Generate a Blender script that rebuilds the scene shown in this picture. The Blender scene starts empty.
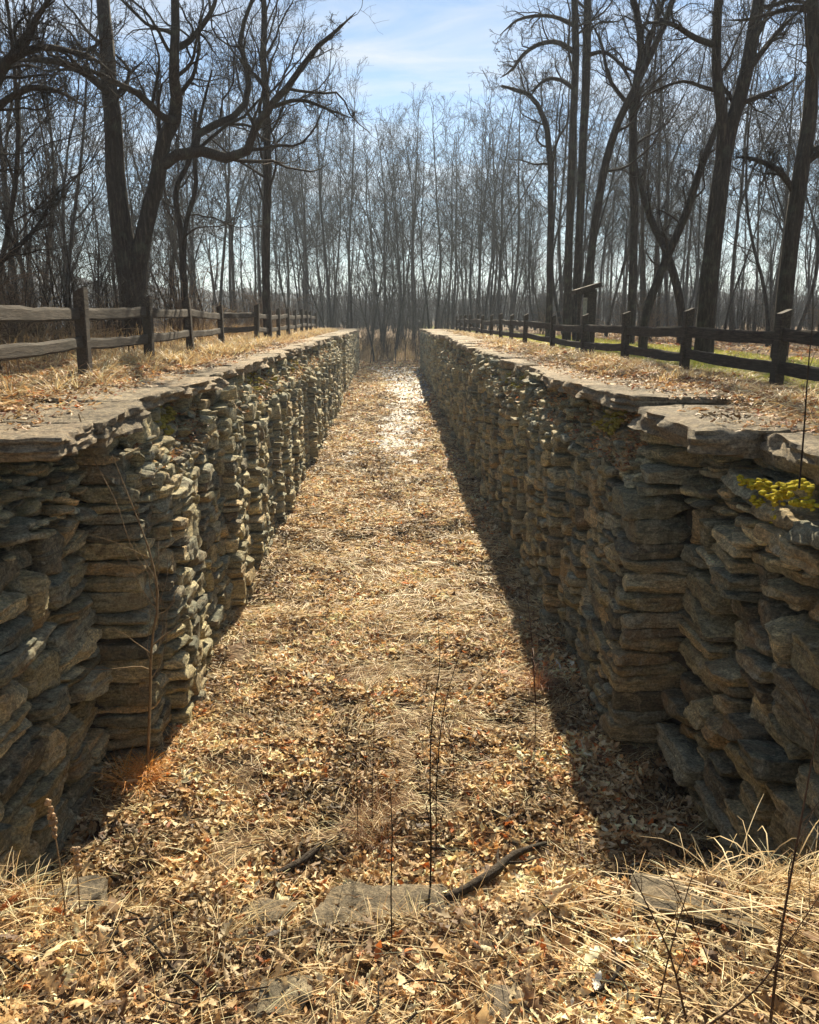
import bpy, math, random
import numpy as np
from mathutils import Vector
rad = math.radians
SC = bpy.context.scene
COL = SC.collection
rng = np.random.default_rng(11)
random.seed(5)
EYE = 0.80

# ------------------------------------------------------------ camera
cam_d = bpy.data.cameras.new('camera'); cam = bpy.data.objects.new('camera', cam_d); COL.objects.link(cam)
cam.location = (0, 0, EYE)
cam.rotation_euler = (rad(90 - 13.3), 0, rad(-1.36))
cam_d.sensor_fit = 'HORIZONTAL'; cam_d.sensor_width = 36; cam_d.lens = 36
cam_d.clip_start = 0.05; cam_d.clip_end = 6000
SC.camera = cam

# ------------------------------------------------------------ world, sun, exposure
SUN_EL, SUN_AZ = 32.0, 7.2       # azimuth to the right of +Y
w = bpy.data.worlds.new('World'); SC.world = w; w.use_nodes = True
nt = w.node_tree; nt.nodes.clear()
def N(nt, t, **k):
    n = nt.nodes.new(t)
    for a, b in k.items():
        if a in n.inputs.keys() if False else False: pass
        setattr(n, a, b)
    return n
def world_nodes():
    L = nt.links.new
    out = N(nt, 'ShaderNodeOutputWorld'); bg = N(nt, 'ShaderNodeBackground')
    bg.inputs['Strength'].default_value = 0.050
    sky = N(nt, 'ShaderNodeTexSky'); sky.sky_type = 'NISHITA'; sky.sun_disc = False
    sky.sun_elevation = rad(SUN_EL); sky.sun_rotation = rad(SUN_AZ)
    sky.air_density = 0.9; sky.dust_density = 0.0; sky.ozone_density = 1.3
    tc = N(nt, 'ShaderNodeTexCoord'); sp = N(nt, 'ShaderNodeSeparateXYZ')
    L(tc.outputs['Generated'], sp.inputs[0])
    ad = N(nt, 'ShaderNodeMath', operation='ADD'); ad.inputs[1].default_value = 0.16
    L(sp.outputs['Z'], ad.inputs[0])
    mx_ = N(nt, 'ShaderNodeMath', operation='MAXIMUM'); mx_.inputs[1].default_value = 0.05
    L(ad.outputs[0], mx_.inputs[0])
    dx = N(nt, 'ShaderNodeMath', operation='DIVIDE'); dy = N(nt, 'ShaderNodeMath', operation='DIVIDE')
    L(sp.outputs['X'], dx.inputs[0]); L(mx_.outputs[0], dx.inputs[1])
    L(sp.outputs['Y'], dy.inputs[0]); L(mx_.outputs[0], dy.inputs[1])
    cb = N(nt, 'ShaderNodeCombineXYZ'); L(dx.outputs[0], cb.inputs[0]); L(dy.outputs[0], cb.inputs[1])
    mp = N(nt, 'ShaderNodeMapping'); mp.inputs['Scale'].default_value = (0.55, 1.5, 1); mp.inputs['Rotation'].default_value = (0, 0, 0.25)
    mp.inputs['Location'].default_value = (0.6, 0.2, 0)
    L(cb.outputs[0], mp.inputs[0])
    no = N(nt, 'ShaderNodeTexNoise'); no.inputs['Scale'].default_value = 2.0; no.inputs['Detail'].default_value = 9; no.inputs['Roughness'].default_value = 0.58
    no.inputs['Distortion'].default_value = 0.7
    L(mp.outputs[0], no.inputs['Vector'])
    rp = N(nt, 'ShaderNodeMapRange'); rp.inputs['From Min'].default_value = 0.44; rp.inputs['From Max'].default_value = 0.70
    rp.inputs['To Max'].default_value = 0.75; L(no.outputs['Fac'], rp.inputs['Value'])
    mix = N(nt, 'ShaderNodeMixRGB'); mix.inputs['Color2'].default_value = (6.8, 6.9, 7.0, 1)
    L(rp.outputs[0], mix.inputs[0]); L(sky.outputs[0], mix.inputs['Color1'])
    L(mix.outputs[0], bg.inputs[0]); L(bg.outputs[0], out.inputs[0])
world_nodes()
sd = bpy.data.lights.new('sun', 'SUN'); sun = bpy.data.objects.new('sun', sd); COL.objects.link(sun)
sd.energy = 5.0; sd.angle = rad(0.5); sd.color = (1.0, 0.87, 0.65)
sv = Vector((math.sin(rad(SUN_AZ)) * math.cos(rad(SUN_EL)), math.cos(rad(SUN_AZ)) * math.cos(rad(SUN_EL)), math.sin(rad(SUN_EL))))
sun.rotation_euler = sv.to_track_quat('Z', 'Y').to_euler(); sun.location = (10, 60, 50)
vs = SC.view_settings; vs.view_transform = 'Standard'; vs.look = 'None'; vs.exposure = 1.28; vs.gamma = 1; vs.use_curve_mapping = False
SC.render.engine = 'CYCLES'
cy = SC.cycles
cy.max_bounces = 5; cy.diffuse_bounces = 3; cy.glossy_bounces = 2; cy.transmission_bounces = 3; cy.transparent_max_bounces = 4; cy.volume_bounces = 0
cy.use_denoising = True
cy.caustics_reflective = False; cy.caustics_refractive = False

# ------------------------------------------------------------ helpers
def tag(o, label=None, cat=None, group=None, kind=None):
    if label: o['label'] = label
    if cat: o['category'] = cat
    if group: o['group'] = group
    if kind: o['kind'] = kind
    return o
def empty(name, loc=(0, 0, 0), rz=0.0):
    o = bpy.data.objects.new(name, None); COL.objects.link(o); o.location = loc; o.rotation_euler = (0, 0, rz)
    o.empty_display_size = 0.2
    return o
def mesh_obj(name, V, quads=None, tris=None, mat=None, parent=None, smooth=True, col=None, sharp=None):
    V = np.asarray(V, dtype=np.float32).reshape(-1, 3)
    me = bpy.data.meshes.new(name)
    idx = []; starts = []; pos = 0
    if quads is not None and len(quads):
        q = np.asarray(quads, dtype=np.int32).reshape(-1, 4); idx.append(q.ravel()); starts.append(np.arange(len(q)) * 4 + pos); pos += q.size
    if tris is not None and len(tris):
        t = np.asarray(tris, dtype=np.int32).reshape(-1, 3); idx.append(t.ravel()); starts.append(np.arange(len(t)) * 3 + pos); pos += t.size
    idx = np.concatenate(idx); starts = np.concatenate(starts).astype(np.int32)
    me.vertices.add(len(V)); me.vertices.foreach_set('co', V.ravel())
    me.loops.add(len(idx)); me.loops.foreach_set('vertex_index', idx)
    me.polygons.add(len(starts)); me.polygons.foreach_set('loop_start', starts)
    me.update(calc_edges=True)
    me.polygons.foreach_set('use_smooth', np.full(len(starts), smooth))
    if col is not None:
        a = me.color_attributes.new('col', 'FLOAT_COLOR', 'POINT')
        c = np.ones((len(V), 4), dtype=np.float32); c[:, :3] = col
        a.data.foreach_set('color', c.ravel())
    if sharp: me.set_sharp_from_angle(angle=rad(sharp))
    if mat: me.materials.append(mat)
    o = bpy.data.objects.new(name, me); COL.objects.link(o)
    if parent is not None: o.parent = parent
    return o
def copy_tree(o, parent=None):
    c = o.copy(); COL.objects.link(c)
    if parent is not None: c.parent = parent
    for ch in o.children: copy_tree(ch, c)
    return c
RT = np.random.default_rng(3).random((32, 32, 32)).astype(np.float32)
def vnoise(p):
    p = np.asarray(p, dtype=np.float64); i = np.floor(p).astype(np.int64); f = p - i; f = f * f * (3 - 2 * f)
    i0 = i & 31; i1 = (i + 1) & 31
    x0, y0, z0 = i0[..., 0], i0[..., 1], i0[..., 2]; x1, y1, z1 = i1[..., 0], i1[..., 1], i1[..., 2]
    fx, fy, fz = f[..., 0], f[..., 1], f[..., 2]
    a = RT[x0, y0, z0] * (1 - fx) + RT[x1, y0, z0] * fx; b = RT[x0, y1, z0] * (1 - fx) + RT[x1, y1, z0] * fx
    c = RT[x0, y0, z1] * (1 - fx) + RT[x1, y0, z1] * fx; d = RT[x0, y1, z1] * (1 - fx) + RT[x1, y1, z1] * fx
    return (a * (1 - fy) + b * fy) * (1 - fz) + (c * (1 - fy) + d * fy) * fz * 1.0
def n2(x, y, s=1.0, seed=0.0):
    x = np.asarray(x, dtype=float); y = np.asarray(y, dtype=float)
    return vnoise(np.stack([x * s + seed * 7.3, y * s + seed * 3.1, np.zeros_like(x) + seed], -1)) - 0.5
def sstep(a, b, x):
    t = np.clip((np.asarray(x, dtype=float) - a) / (b - a), 0, 1); return t * t * (3 - 2 * t)
class Acc:
    def __init__(s): s.V = []; s.Q = []; s.T = []; s.C = []; s.n = 0
    def add(s, V, Q=None, T=None, C=None):
        V = np.asarray(V).reshape(-1, 3)
        if Q is not None: s.Q.append(np.asarray(Q).reshape(-1, 4) + s.n)
        if T is not None: s.T.append(np.asarray(T).reshape(-1, 3) + s.n)
        if C is not None: s.C.append(np.broadcast_to(C, (len(V), 3)) if np.asarray(C).ndim < 2 else np.asarray(C).reshape(-1, 3))
        s.V.append(V); s.n += len(V)
    def build(s, name, mat, parent=None, smooth=True, sharp=None):
        return mesh_obj(name, np.concatenate(s.V), np.concatenate(s.Q) if s.Q else None, np.concatenate(s.T) if s.T else None, mat, parent, smooth,
                        np.concatenate(s.C) if s.C else None, sharp)

# ------------------------------------------------------------ materials
def new_mat(name, rough=0.9, spec=0.3):
    m = bpy.data.materials.new(name); m.use_nodes = True; t = m.node_tree; t.nodes.clear()
    o = t.nodes.new('ShaderNodeOutputMaterial'); b = t.nodes.new('ShaderNodeBsdfPrincipled'); t.links.new(b.outputs[0], o.inputs[0])
    b.inputs['Roughness'].default_value = rough; b.inputs['Specular IOR Level'].default_value = spec
    return m, t, b, o
def nd(t, typ, ins=None, **k):
    n = t.nodes.new(typ)
    for a, v in k.items(): setattr(n, a, v)
    if ins:
        for a, v in ins.items():
            if isinstance(v, bpy.types.NodeSocket): t.links.new(v, n.inputs[a])
            else: n.inputs[a].default_value = v
    return n
def noise(t, vec, scale, detail=6, rough=0.6, dist=0.0):
    return nd(t, 'ShaderNodeTexNoise', {'Vector': vec, 'Scale': scale, 'Detail': detail, 'Roughness': rough, 'Distortion': dist}).outputs['Fac']
def ramp(t, fac, stops):
    r = nd(t, 'ShaderNodeValToRGB', {'Fac': fac}); e = r.color_ramp.elements
    while len(e) < len(stops): e.new(0.5)
    for x, (p, c) in zip(e, stops): x.position = p; x.color = (*c, 1) if len(c) == 3 else c
    return r.outputs['Color']
def mixc(t, f, a, b, mode='MIX'):
    n = t.nodes.new('ShaderNodeMixRGB'); n.blend_type = mode
    for i, v in ((0, f), (1, a), (2, b)):
        if isinstance(v, bpy.types.NodeSocket): t.links.new(v, n.inputs[i])
        elif i == 0: n.inputs[0].default_value = v
        else: n.inputs[i].default_value = (*v, 1)
    return n.outputs[0]
def bump(t, b, h, strength=0.5, dist=0.02, prev=None):
    n = nd(t, 'ShaderNodeBump', {'Height': h, 'Strength': strength, 'Distance': dist})
    if prev is not None: t.links.new(prev, n.inputs['Normal'])
    t.links.new(n.outputs[0], b.inputs['Normal']); return n.outputs[0]
def pos(t): return nd(t, 'ShaderNodeNewGeometry').outputs['Position']
def objc(t): return nd(t, 'ShaderNodeTexCoord').outputs['Object']
def attr(t, n='col'): return nd(t, 'ShaderNodeAttribute', attribute_name=n).outputs['Color']
def scaled(t, v, s): return nd(t, 'ShaderNodeMapping', {'Vector': v, 'Scale': s}).outputs[0]

def stone_mat(name, lichen=(0.34, 0.34, 0.25), lich=0.5, warm=(0.30, 0.20, 0.10)):
    m, t, b, o = new_mat(name, 0.88, 0.35)
    p = pos(t); c = attr(t)
    f1 = noise(t, p, 3.0, 5, 0.6, 0.3); f2 = noise(t, scaled(t, p, (1, 1, 3.5)), 9, 8, 0.7, 0.6); f3 = noise(t, p, 42, 8, 0.8)
    v = ramp(t, f2, [(0.34, (0.42, 0.43, 0.45)), (0.5, (0.95, 0.95, 0.95)), (0.66, (1.55, 1.5, 1.4))])
    c = mixc(t, 1.0, c, v, 'MULTIPLY')
    c = mixc(t, ramp(t, f1, [(0.5, (0, 0, 0)), (0.68, (0.55, 0.55, 0.55))]), c, warm)
    lf = noise(t, p, 14, 8, 0.72, 1.2)
    pf = noise(t, p, 4.5, 6, 0.65, 0.8)
    c = mixc(t, ramp(t, pf, [(0.56, (0, 0, 0)), (0.63, (0.6, 0.6, 0.6))]), c, tuple(x * 1.15 for x in lichen))
    c = mixc(t, ramp(t, pf, [(0.34, (0.55, 0.55, 0.55)), (0.42, (0, 0, 0))]), c, (0.13, 0.11, 0.08))
    c = mixc(t, ramp(t, lf, [(0.56, (0, 0, 0)), (0.62, (lich, lich, lich))]), c, lichen)
    c = mixc(t, 0.85, c, ramp(t, f3, [(0.36, (0.3, 0.3, 0.3)), (0.64, (1.65, 1.65, 1.6))]), 'MULTIPLY')
    bl = noise(t, scaled(t, p, (2.5, 2.5, 16)), 1.6, 6, 0.65, 1.0)
    c = mixc(t, 0.5, c, ramp(t, bl, [(0.38, (0.5, 0.48, 0.45)), (0.46, (1, 1, 1)), (0.7, (1.15, 1.15, 1.15))]), 'MULTIPLY')
    t.links.new(c, b.inputs['Base Color'])
    n1 = bump(t, b, f2, 1.0, 0.06); n2_ = bump(t, b, bl, 0.5, 0.02, n1); bump(t, b, f3, 1.0, 0.02, n2_)
    return m
M_STONE = stone_mat('wall_stone', (0.48, 0.44, 0.31), 0.6, (0.40, 0.27, 0.14))
M_COPE = stone_mat('coping_stone', (0.44, 0.37, 0.26), 0.5, (0.38, 0.27, 0.17))
def core_mat():
    m, t, b, o = new_mat('wall_core', 0.95, 0.1); p = pos(t)
    t.links.new(ramp(t, noise(t, p, 12, 6), [(0.3, (0.03, 0.028, 0.024)), (0.7, (0.10, 0.09, 0.07))]), b.inputs['Base Color'])
    bump(t, b, noise(t, p, 18, 8), 1, 0.05); return m
M_CORE = core_mat()
def leaf_mat():
    m, t, b, o = new_mat('dead_leaf', 0.62, 0.35)
    p = pos(t); c = mixc(t, 0.6, attr(t), ramp(t, noise(t, p, 45, 4, 0.7), [(0.3, (0.55, 0.5, 0.45)), (0.7, (1.3, 1.3, 1.3))]), 'MULTIPLY')
    t.links.new(c, b.inputs['Base Color'])
    tr = nd(t, 'ShaderNodeBsdfTranslucent', {'Color': c}); mx = nd(t, 'ShaderNodeMixShader', {0: 0.28, 1: b.outputs[0], 2: tr.outputs[0]})
    t.links.new(mx.outputs[0], o.inputs[0]); return m
M_LEAF = leaf_mat()
def straw_mat():
    m, t, b, o = new_mat('dry_grass', 0.55, 0.4); c = attr(t); t.links.new(c, b.inputs['Base Color'])
    tr = nd(t, 'ShaderNodeBsdfTranslucent', {'Color': c}); mx = nd(t, 'ShaderNodeMixShader', {0: 0.3, 1: b.outputs[0], 2: tr.outputs[0]})
    t.links.new(mx.outputs[0], o.inputs[0]); return m
M_STRAW = straw_mat()
def bark_mat(name, a, bb, sc=1.0):
    m, t, b, o = new_mat(name, 0.9, 0.2); p = objc(t); q = scaled(t, p, (1, 1, 0.16))
    f = noise(t, q, 16 * sc, 8, 0.7, 0.5); g = noise(t, p, 2.2, 4)
    c = ramp(t, f, [(0.3, tuple(x * 0.45 for x in a)), (0.52, a), (0.75, bb)])
    c = mixc(t, ramp(t, g, [(0.52, (0, 0, 0)), (0.75, (0.5, 0.5, 0.5))]), c, (0.10, 0.105, 0.075))
    t.links.new(c, b.inputs['Base Color']); bump(t, b, f, 1.0, 0.05); return m
M_BARK = bark_mat('bark_dark', (0.042, 0.031, 0.023), (0.115, 0.085, 0.062))
M_BARK2 = bark_mat('bark_grey', (0.070, 0.055, 0.042), (0.16, 0.13, 0.10))
M_TWIG = bark_mat('twig_brown', (0.048, 0.034, 0.024), (0.11, 0.078, 0.054), 3)
def wood_mat():
    m, t, b, o = new_mat('weathered_wood', 0.85, 0.25); p = objc(t)
    f = noise(t, scaled(t, p, (14, 1.0, 14)), 3.0, 8, 0.7, 0.3); g = noise(t, p, 1.1, 5)
    c = ramp(t, f, [(0.3, (0.022, 0.016, 0.011)), (0.5, (0.05, 0.038, 0.027)), (0.72, (0.115, 0.087, 0.06))])
    c = mixc(t, ramp(t, g, [(0.5, (0, 0, 0)), (0.7, (0.4, 0.4, 0.4))]), c, (0.07, 0.066, 0.048))
    t.links.new(c, b.inputs['Base Color']); bump(t, b, f, 0.9, 0.012); return m
M_WOOD = wood_mat()
def moss_mat(name, a, bb):
    m, t, b, o = new_mat(name, 1.0, 0.1); p = pos(t); f = noise(t, p, 70, 5, 0.8)
    t.links.new(ramp(t, f, [(0.35, a), (0.65, bb)]), b.inputs['Base Color']); bump(t, b, noise(t, p, 160, 5, 0.8), 1, 0.02); return m
M_MOSS = moss_mat('yellow_moss', (0.42, 0.34, 0.02), (0.90, 0.74, 0.06))
def plain(name, c, rough=0.8, spec=0.3):
    m, t, b, o = new_mat(name, rough, spec); p = pos(t)
    v = ramp(t, noise(t, p, 20, 6), [(0.3, tuple(x * 0.7 for x in c)), (0.7, tuple(x * 1.25 for x in c))])
    t.links.new(v, b.inputs['Base Color']); return m
def ground_mat():
    m, t, b, o = new_mat('ground', 0.95, 0.15); p = pos(t)
    sp = nd(t, 'ShaderNodeSeparateXYZ', {0: p})
    fine = noise(t, p, 26, 8, 0.75, 0.4); mid = noise(t, p, 2.4, 6, 0.6); big = noise(t, p, 0.35, 4)
    lit = ramp(t, fine, [(0.30, (0.05, 0.032, 0.018)), (0.45, (0.20, 0.14, 0.085)), (0.58, (0.42, 0.32, 0.20)), (0.75, (0.62, 0.52, 0.36))])
    red = ramp(t, fine, [(0.30, (0.04, 0.022, 0.012)), (0.5, (0.22, 0.12, 0.06)), (0.72, (0.46, 0.31, 0.17))])
    c = mixc(t, ramp(t, mid, [(0.42, (0, 0, 0)), (0.62, (1, 1, 1))]), lit, red)
    # lawn strip beyond the right fence, x 5.5 .. 11
    xw = nd(t, 'ShaderNodeMath', {0: sp.outputs['X'], 1: mid}, operation='ADD').outputs[0]
    a = nd(t, 'ShaderNodeMapRange', {'Value': xw, 'From Min': 5.8, 'From Max': 6.6}).outputs[0]
    z = nd(t, 'ShaderNodeMapRange', {'Value': xw, 'From Min': 9.4, 'From Max': 11.5, 'To Min': 1, 'To Max': 0}).outputs[0]
    g = nd(t, 'ShaderNodeMath', {0: a, 1: z}, operation='MULTIPLY').outputs[0]
    g = nd(t, 'ShaderNodeMath', {0: g, 1: nd(t, 'ShaderNodeMapRange', {'Value': big, 'From Min': 0.1, 'From Max': 0.35}).outputs[0]}, operation='MULTIPLY').outputs[0]
    green = ramp(t, fine, [(0.3, (0.12, 0.12, 0.02)), (0.55, (0.38, 0.37, 0.07)), (0.75, (0.56, 0.50, 0.16))])
    c = mixc(t, g, c, green)
    t.links.new(c, b.inputs['Base Color'])
    n1 = bump(t, b, fine, 1.0, 0.06); bump(t, b, noise(t, p, 90, 6, 0.8), 0.7, 0.02, n1); return m
M_GROUND = ground_mat()

# ------------------------------------------------------------ terrain
def floor_z(y): return -3.66 + 0.62 * sstep(16, 60, y)
def gz(x, y):
    x = np.asarray(x, dtype=float); y = np.asarray(y, dtype=float); ax = np.abs(x)
    nz = n2(x, y, 1.3) * 0.10 + n2(x, y, 3.7, 2) * 0.05 + n2(x, y, 8.0, 5) * 0.03
    fl = floor_z(y) + nz
    lip = 3.35 + 0.25 * n2(x, y * 0, 1.2, 4) - 0.22 * np.exp(-(x / 1.1) ** 2)
    top = -1.86 + (3.35 - y).clip(-5, 1.0) * 0.10 + ((2.2 - y).clip(0, 3)) * 0.38 + nz * 0.9 + 0.06 * np.sin(x * 1.7)
    m = 1 - sstep(lip, lip + 1.35, y)
    inside = fl * (1 - m) + np.minimum(top, 0) * m
    left = 0.03 + 0.10 * n2(x, y, 0.6, 1) - 0.9 * sstep(7, 13, ax) - 4.2 * sstep(14, 42, ax) - 1.5 * sstep(42, 60, ax)
    right = -0.04 - 0.20 * sstep(4, 6, ax) - 0.35 * sstep(8, 22, ax) + 0.1 * n2(x, y, 0.6, 3)
    out = np.where(x < 0, left, right) + n2(x, y, 3.7, 2) * 0.06 + n2(x, y, 8, 5) * 0.03
    out = out - 0.1 * sstep(3.9, 3.3, ax)
    e = 3.2 + 5.0 * sstep(67, 80, y)
    k = sstep(e, e + 0.25 + 7.0 * sstep(66.5, 78, y), ax)
    canal = inside + (1.0 * sstep(72, 95, y) + 1.2 * sstep(95, 130, y))
    return canal * (1 - k) + out * k + 0.25 * n2(x, y, 0.07, 9) * sstep(30, 70, ax + y * 0.5)
def terrain():
    xs = np.unique(np.concatenate([-np.geomspace(12, 2500, 40)[::-1], np.arange(-12, -3.6, 0.16), np.arange(-3.6, 3.6, 0.06), np.arange(3.6, 12, 0.16), np.geomspace(12, 2500, 40)]).round(3))
    ys = np.unique(np.concatenate([-np.geomspace(1, 400, 14)[::-1], np.arange(-1, 5.5, 0.05), np.arange(5.5, 25, 0.12), np.arange(25, 75, 0.4), np.geomspace(75, 3000, 50)]).round(3))
    X, Y = np.meshgrid(xs, ys); Z = gz(X, Y)
    nx = len(xs); i = np.arange(len(ys) - 1)[:, None] * nx + np.arange(nx - 1)[None]
    q = np.stack([i, i + 1, i + nx + 1, i + nx], -1)
    tag(mesh_obj('ground', np.stack([X, Y, Z], -1), q, mat=M_GROUND), kind='structure')
terrain()
def river():
    m, t, b, o = new_mat('river_water', 0.12, 0.5); b.inputs['Base Color'].default_value = (0.05, 0.08, 0.1, 1)
    bump(t, b, noise(t, pos(t), 0.8, 4), 0.3, 0.1)
    V = [(-420, -60, -5.6), (-46, -60, -5.6), (-46, 420, -5.6), (-420, 420, -5.6)]
    tag(mesh_obj('river', V, [[0, 1, 2, 3]], mat=m), kind='structure')
river()
def hills():
    m, t, b, o = new_mat('wooded_hill', 1, 0.0)
    t.links.new(ramp(t, noise(t, pos(t), 0.12, 8, 0.75), [(0.35, (0.05, 0.045, 0.04)), (0.65, (0.15, 0.12, 0.10))]), b.inputs['Base Color'])
    a = np.linspace(-1.25, 1.15, 240); d = np.array([430, 470, 520, 600, 700.])
    hp = np.array([-0.05, 0.35, 0.72, 1.0, 0.6])
    A, D = np.meshgrid(a, d); prof = np.repeat(hp[:, None], len(a), 1)
    H = 30 + 8 * n2(A * 6, A * 0, 1, 3) + 10 * n2(A * 30, A * 0, 1, 6)
    H = H * (0.55 + 0.45 * sstep(-0.05, -0.35, A))
    Z = -8 + prof * (H + 8) + 5 * n2(A * 140, D * 0.03, 1, 2) * (prof > 0)
    V = np.stack([np.sin(A) * D, np.cos(A) * D, Z], -1); nx = len(a)
    i = np.arange(len(d) - 1)[:, None] * nx + np.arange(nx - 1)[None]
    tag(mesh_obj('hills', V, np.stack([i, i + 1, i + nx + 1, i + nx], -1), mat=m), kind='structure')
hills()

# ------------------------------------------------------------ stones
def box_template(nx, ny, nz):
    idx = {}; V = []; Q = []
    def vid(i, j, k):
        key = (i, j, k)
        if key not in idx: idx[key] = len(V); V.append((2 * i / nx - 1, 2 * j / ny - 1, 2 * k / nz - 1))
        return idx[key]
    for i in range(nx):
        for j in range(ny):
            Q.append([vid(i, j, 0), vid(i, j + 1, 0), vid(i + 1, j + 1, 0), vid(i + 1, j, 0)])
            Q.append([vid(i, j, nz), vid(i + 1, j, nz), vid(i + 1, j + 1, nz), vid(i, j + 1, nz)])
    for i in range(nx):
        for k in range(nz):
            Q.append([vid(i, 0, k), vid(i + 1, 0, k), vid(i + 1, 0, k + 1), vid(i, 0, k + 1)])
            Q.append([vid(i, ny, k), vid(i, ny, k + 1), vid(i + 1, ny, k + 1), vid(i + 1, ny, k)])
    for j in range(ny):
        for k in range(nz):
            Q.append([vid(0, j, k), vid(0, j, k + 1), vid(0, j + 1, k + 1), vid(0, j + 1, k)])
            Q.append([vid(nx, j, k), vid(nx, j + 1, k), vid(nx, j + 1, k + 1), vid(nx, j, k + 1)])
    return np.array(V, dtype=float), np.array(Q)
_tm = {}
def stones(acc, C, H, rz, res, colr, jit=0.16, cuts=5, rnd=7.0, amp=0.03, tilt=0.05, cutd=(0.86, 1.25), bed=0.5, plan=0):
    """C centres (N,3); H half sizes (N,3) local x=depth y=length z=height; rz rotation about z (N)"""
    Nn = len(C)
    if Nn == 0: return
    if res not in _tm: _tm[res] = box_template(*res)
    T, Q = _tm[res]; k = rnd
    nrm = (np.abs(T) ** k).sum(1) ** (1 / k); P0 = T / nrm[:, None]
    P = np.repeat(P0[None], Nn, 0)
    cj = rng.uniform(-jit, jit, (Nn, 8, 3)); off = np.zeros_like(P)
    for c in range(8):
        s = np.array([1 if c & 1 else -1, 1 if c & 2 else -1, 1 if c & 4 else -1])
        wgt = np.prod((1 + P0 * s) / 2, axis=1); off += wgt[None, :, None] * cj[:, c][:, None]
    P = P + off
    for _ in range(cuts):
        n = rng.normal(size=(Nn, 3)); n /= np.linalg.norm(n, axis=1)[:, None]
        d = rng.uniform(*cutd, Nn)
        e = np.maximum(0, np.einsum('nvi,ni->nv', P, n) - d[:, None]); P = P - e[..., None] * n[:, None]
    P = P * H[:, None]
    if plan:
        q_ = P * 1.0 + rng.uniform(0, 31, (Nn, 1, 3)); pn = (vnoise(np.stack([q_[..., 0] * 2.6, q_[..., 1] * 2.6, q_[..., 2] * 9], -1)) - .5) + .5 * (vnoise(np.stack([q_[..., 0] * 7, q_[..., 1] * 7, q_[..., 2] * 30], -1)) - .5)
        sd_ = np.stack([np.sign(T[:, 0]) * (np.abs(T[:, 0]) > .8), np.sign(T[:, 1]) * (np.abs(T[:, 1]) > .85), T[:, 2] * 0], -1); P = P + sd_[None] * (pn * plan)[..., None]
    seed = rng.uniform(0, 31, (Nn, 1, 3))
    W = P + seed
    nn = (vnoise(W * 5) - .5) * 1.0 + (vnoise(W * 12) - .5) * 0.6 + (vnoise(W * 27) - .5) * 0.3
    bd = (vnoise(np.stack([W[..., 0] * 2, W[..., 1] * 2, W[..., 2] * 34], -1)) - .5) * bed * 1.6
    dirn = P0[None] * np.array([1, 1, 0.7])
    am = np.minimum(amp, H.min(1) * 0.45)[:, None, None]
    fr = np.floor(vnoise(W * 7.5) * 4) / 4 - .4
    P = P + dirn * (nn * .8 + bd + fr * .9)[..., None] * am * 1.3
    t1 = rng.normal(0, tilt, Nn); t2 = rng.normal(0, tilt, Nn)
    x, y, z = P[..., 0], P[..., 1], P[..., 2]
    y, z = y * np.cos(t1)[:, None] - z * np.sin(t1)[:, None], y * np.sin(t1)[:, None] + z * np.cos(t1)[:, None]
    x, z = x * np.cos(t2)[:, None] - z * np.sin(t2)[:, None], x * np.sin(t2)[:, None] + z * np.cos(t2)[:, None]
    c, s = np.cos(rz)[:, None], np.sin(rz)[:, None]
    x, y = x * c - y * s, x * s + y * c
    P = np.stack([x, y, z], -1) + C[:, None]
    nv = len(T); QQ = Q[None] + (np.arange(Nn) * nv)[:, None, None]
    acc.add(P, QQ, None, np.repeat(colr[:, None], nv, 1).reshape(-1, 3))
PAL = np.array([(0.155, 0.145, 0.105), (0.21, 0.19, 0.13), (0.12, 0.125, 0.11), (0.24, 0.21, 0.145), (0.17, 0.172, 0.15), (0.09, 0.085, 0.07), (0.28, 0.255, 0.19), (0.235, 0.185, 0.12)]) * np.array([2.25, 2.2, 1.82])
def pick(n, pal=PAL, v=0.22): return pal[rng.integers(0, len(pal), n)] * rng.uniform(1 - v, 1 + v, (n, 1))
def split(y0, y1, z0, z1, maxL, maxH, out, minH=0.07):
    L, Hh = y1 - y0, z1 - z0
    if (L > maxL * random.uniform(0.65, 1.2)) and (L > Hh * 1.1 or Hh < maxH):
        m = y0 + L * random.uniform(0.33, 0.67); split(y0, m, z0, z1, maxL, maxH, out, minH); split(m, y1, z0, z1, maxL, maxH, out, minH)
    elif Hh > maxH * random.uniform(0.45, 1.2) and Hh > 2 * minH:
        m = z0 + Hh * random.uniform(0.3, 0.7); split(y0, y1, z0, m, maxL, maxH, out, minH); split(y0, y1, m, z1, maxL, maxH, out, minH)
    else: out.append((y0, y1, z0, z1))
XN, XF = 2.88, 2.42
def near_edge(side): return 7.75
def cope_edge(y, side):
    if y < 6.2: return 2.98 if side < 0 else 2.86
    if y < 8.5: return 2.42
    if y < 40: return 2.52 + 0.22 * float(n2(y, side, 0.35, 4)) + 0.08 * float(sstep(10, 14, y))
    return 2.42
def cope_z(y, side):
    z = -0.01 + 0.05 * float(n2(y, side * 3.0, 0.4, 8))
    if side > 0: z -= 0.10 * float(sstep(9, 13, y) * (1 - sstep(26, 34, y)))
    return z
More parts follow.
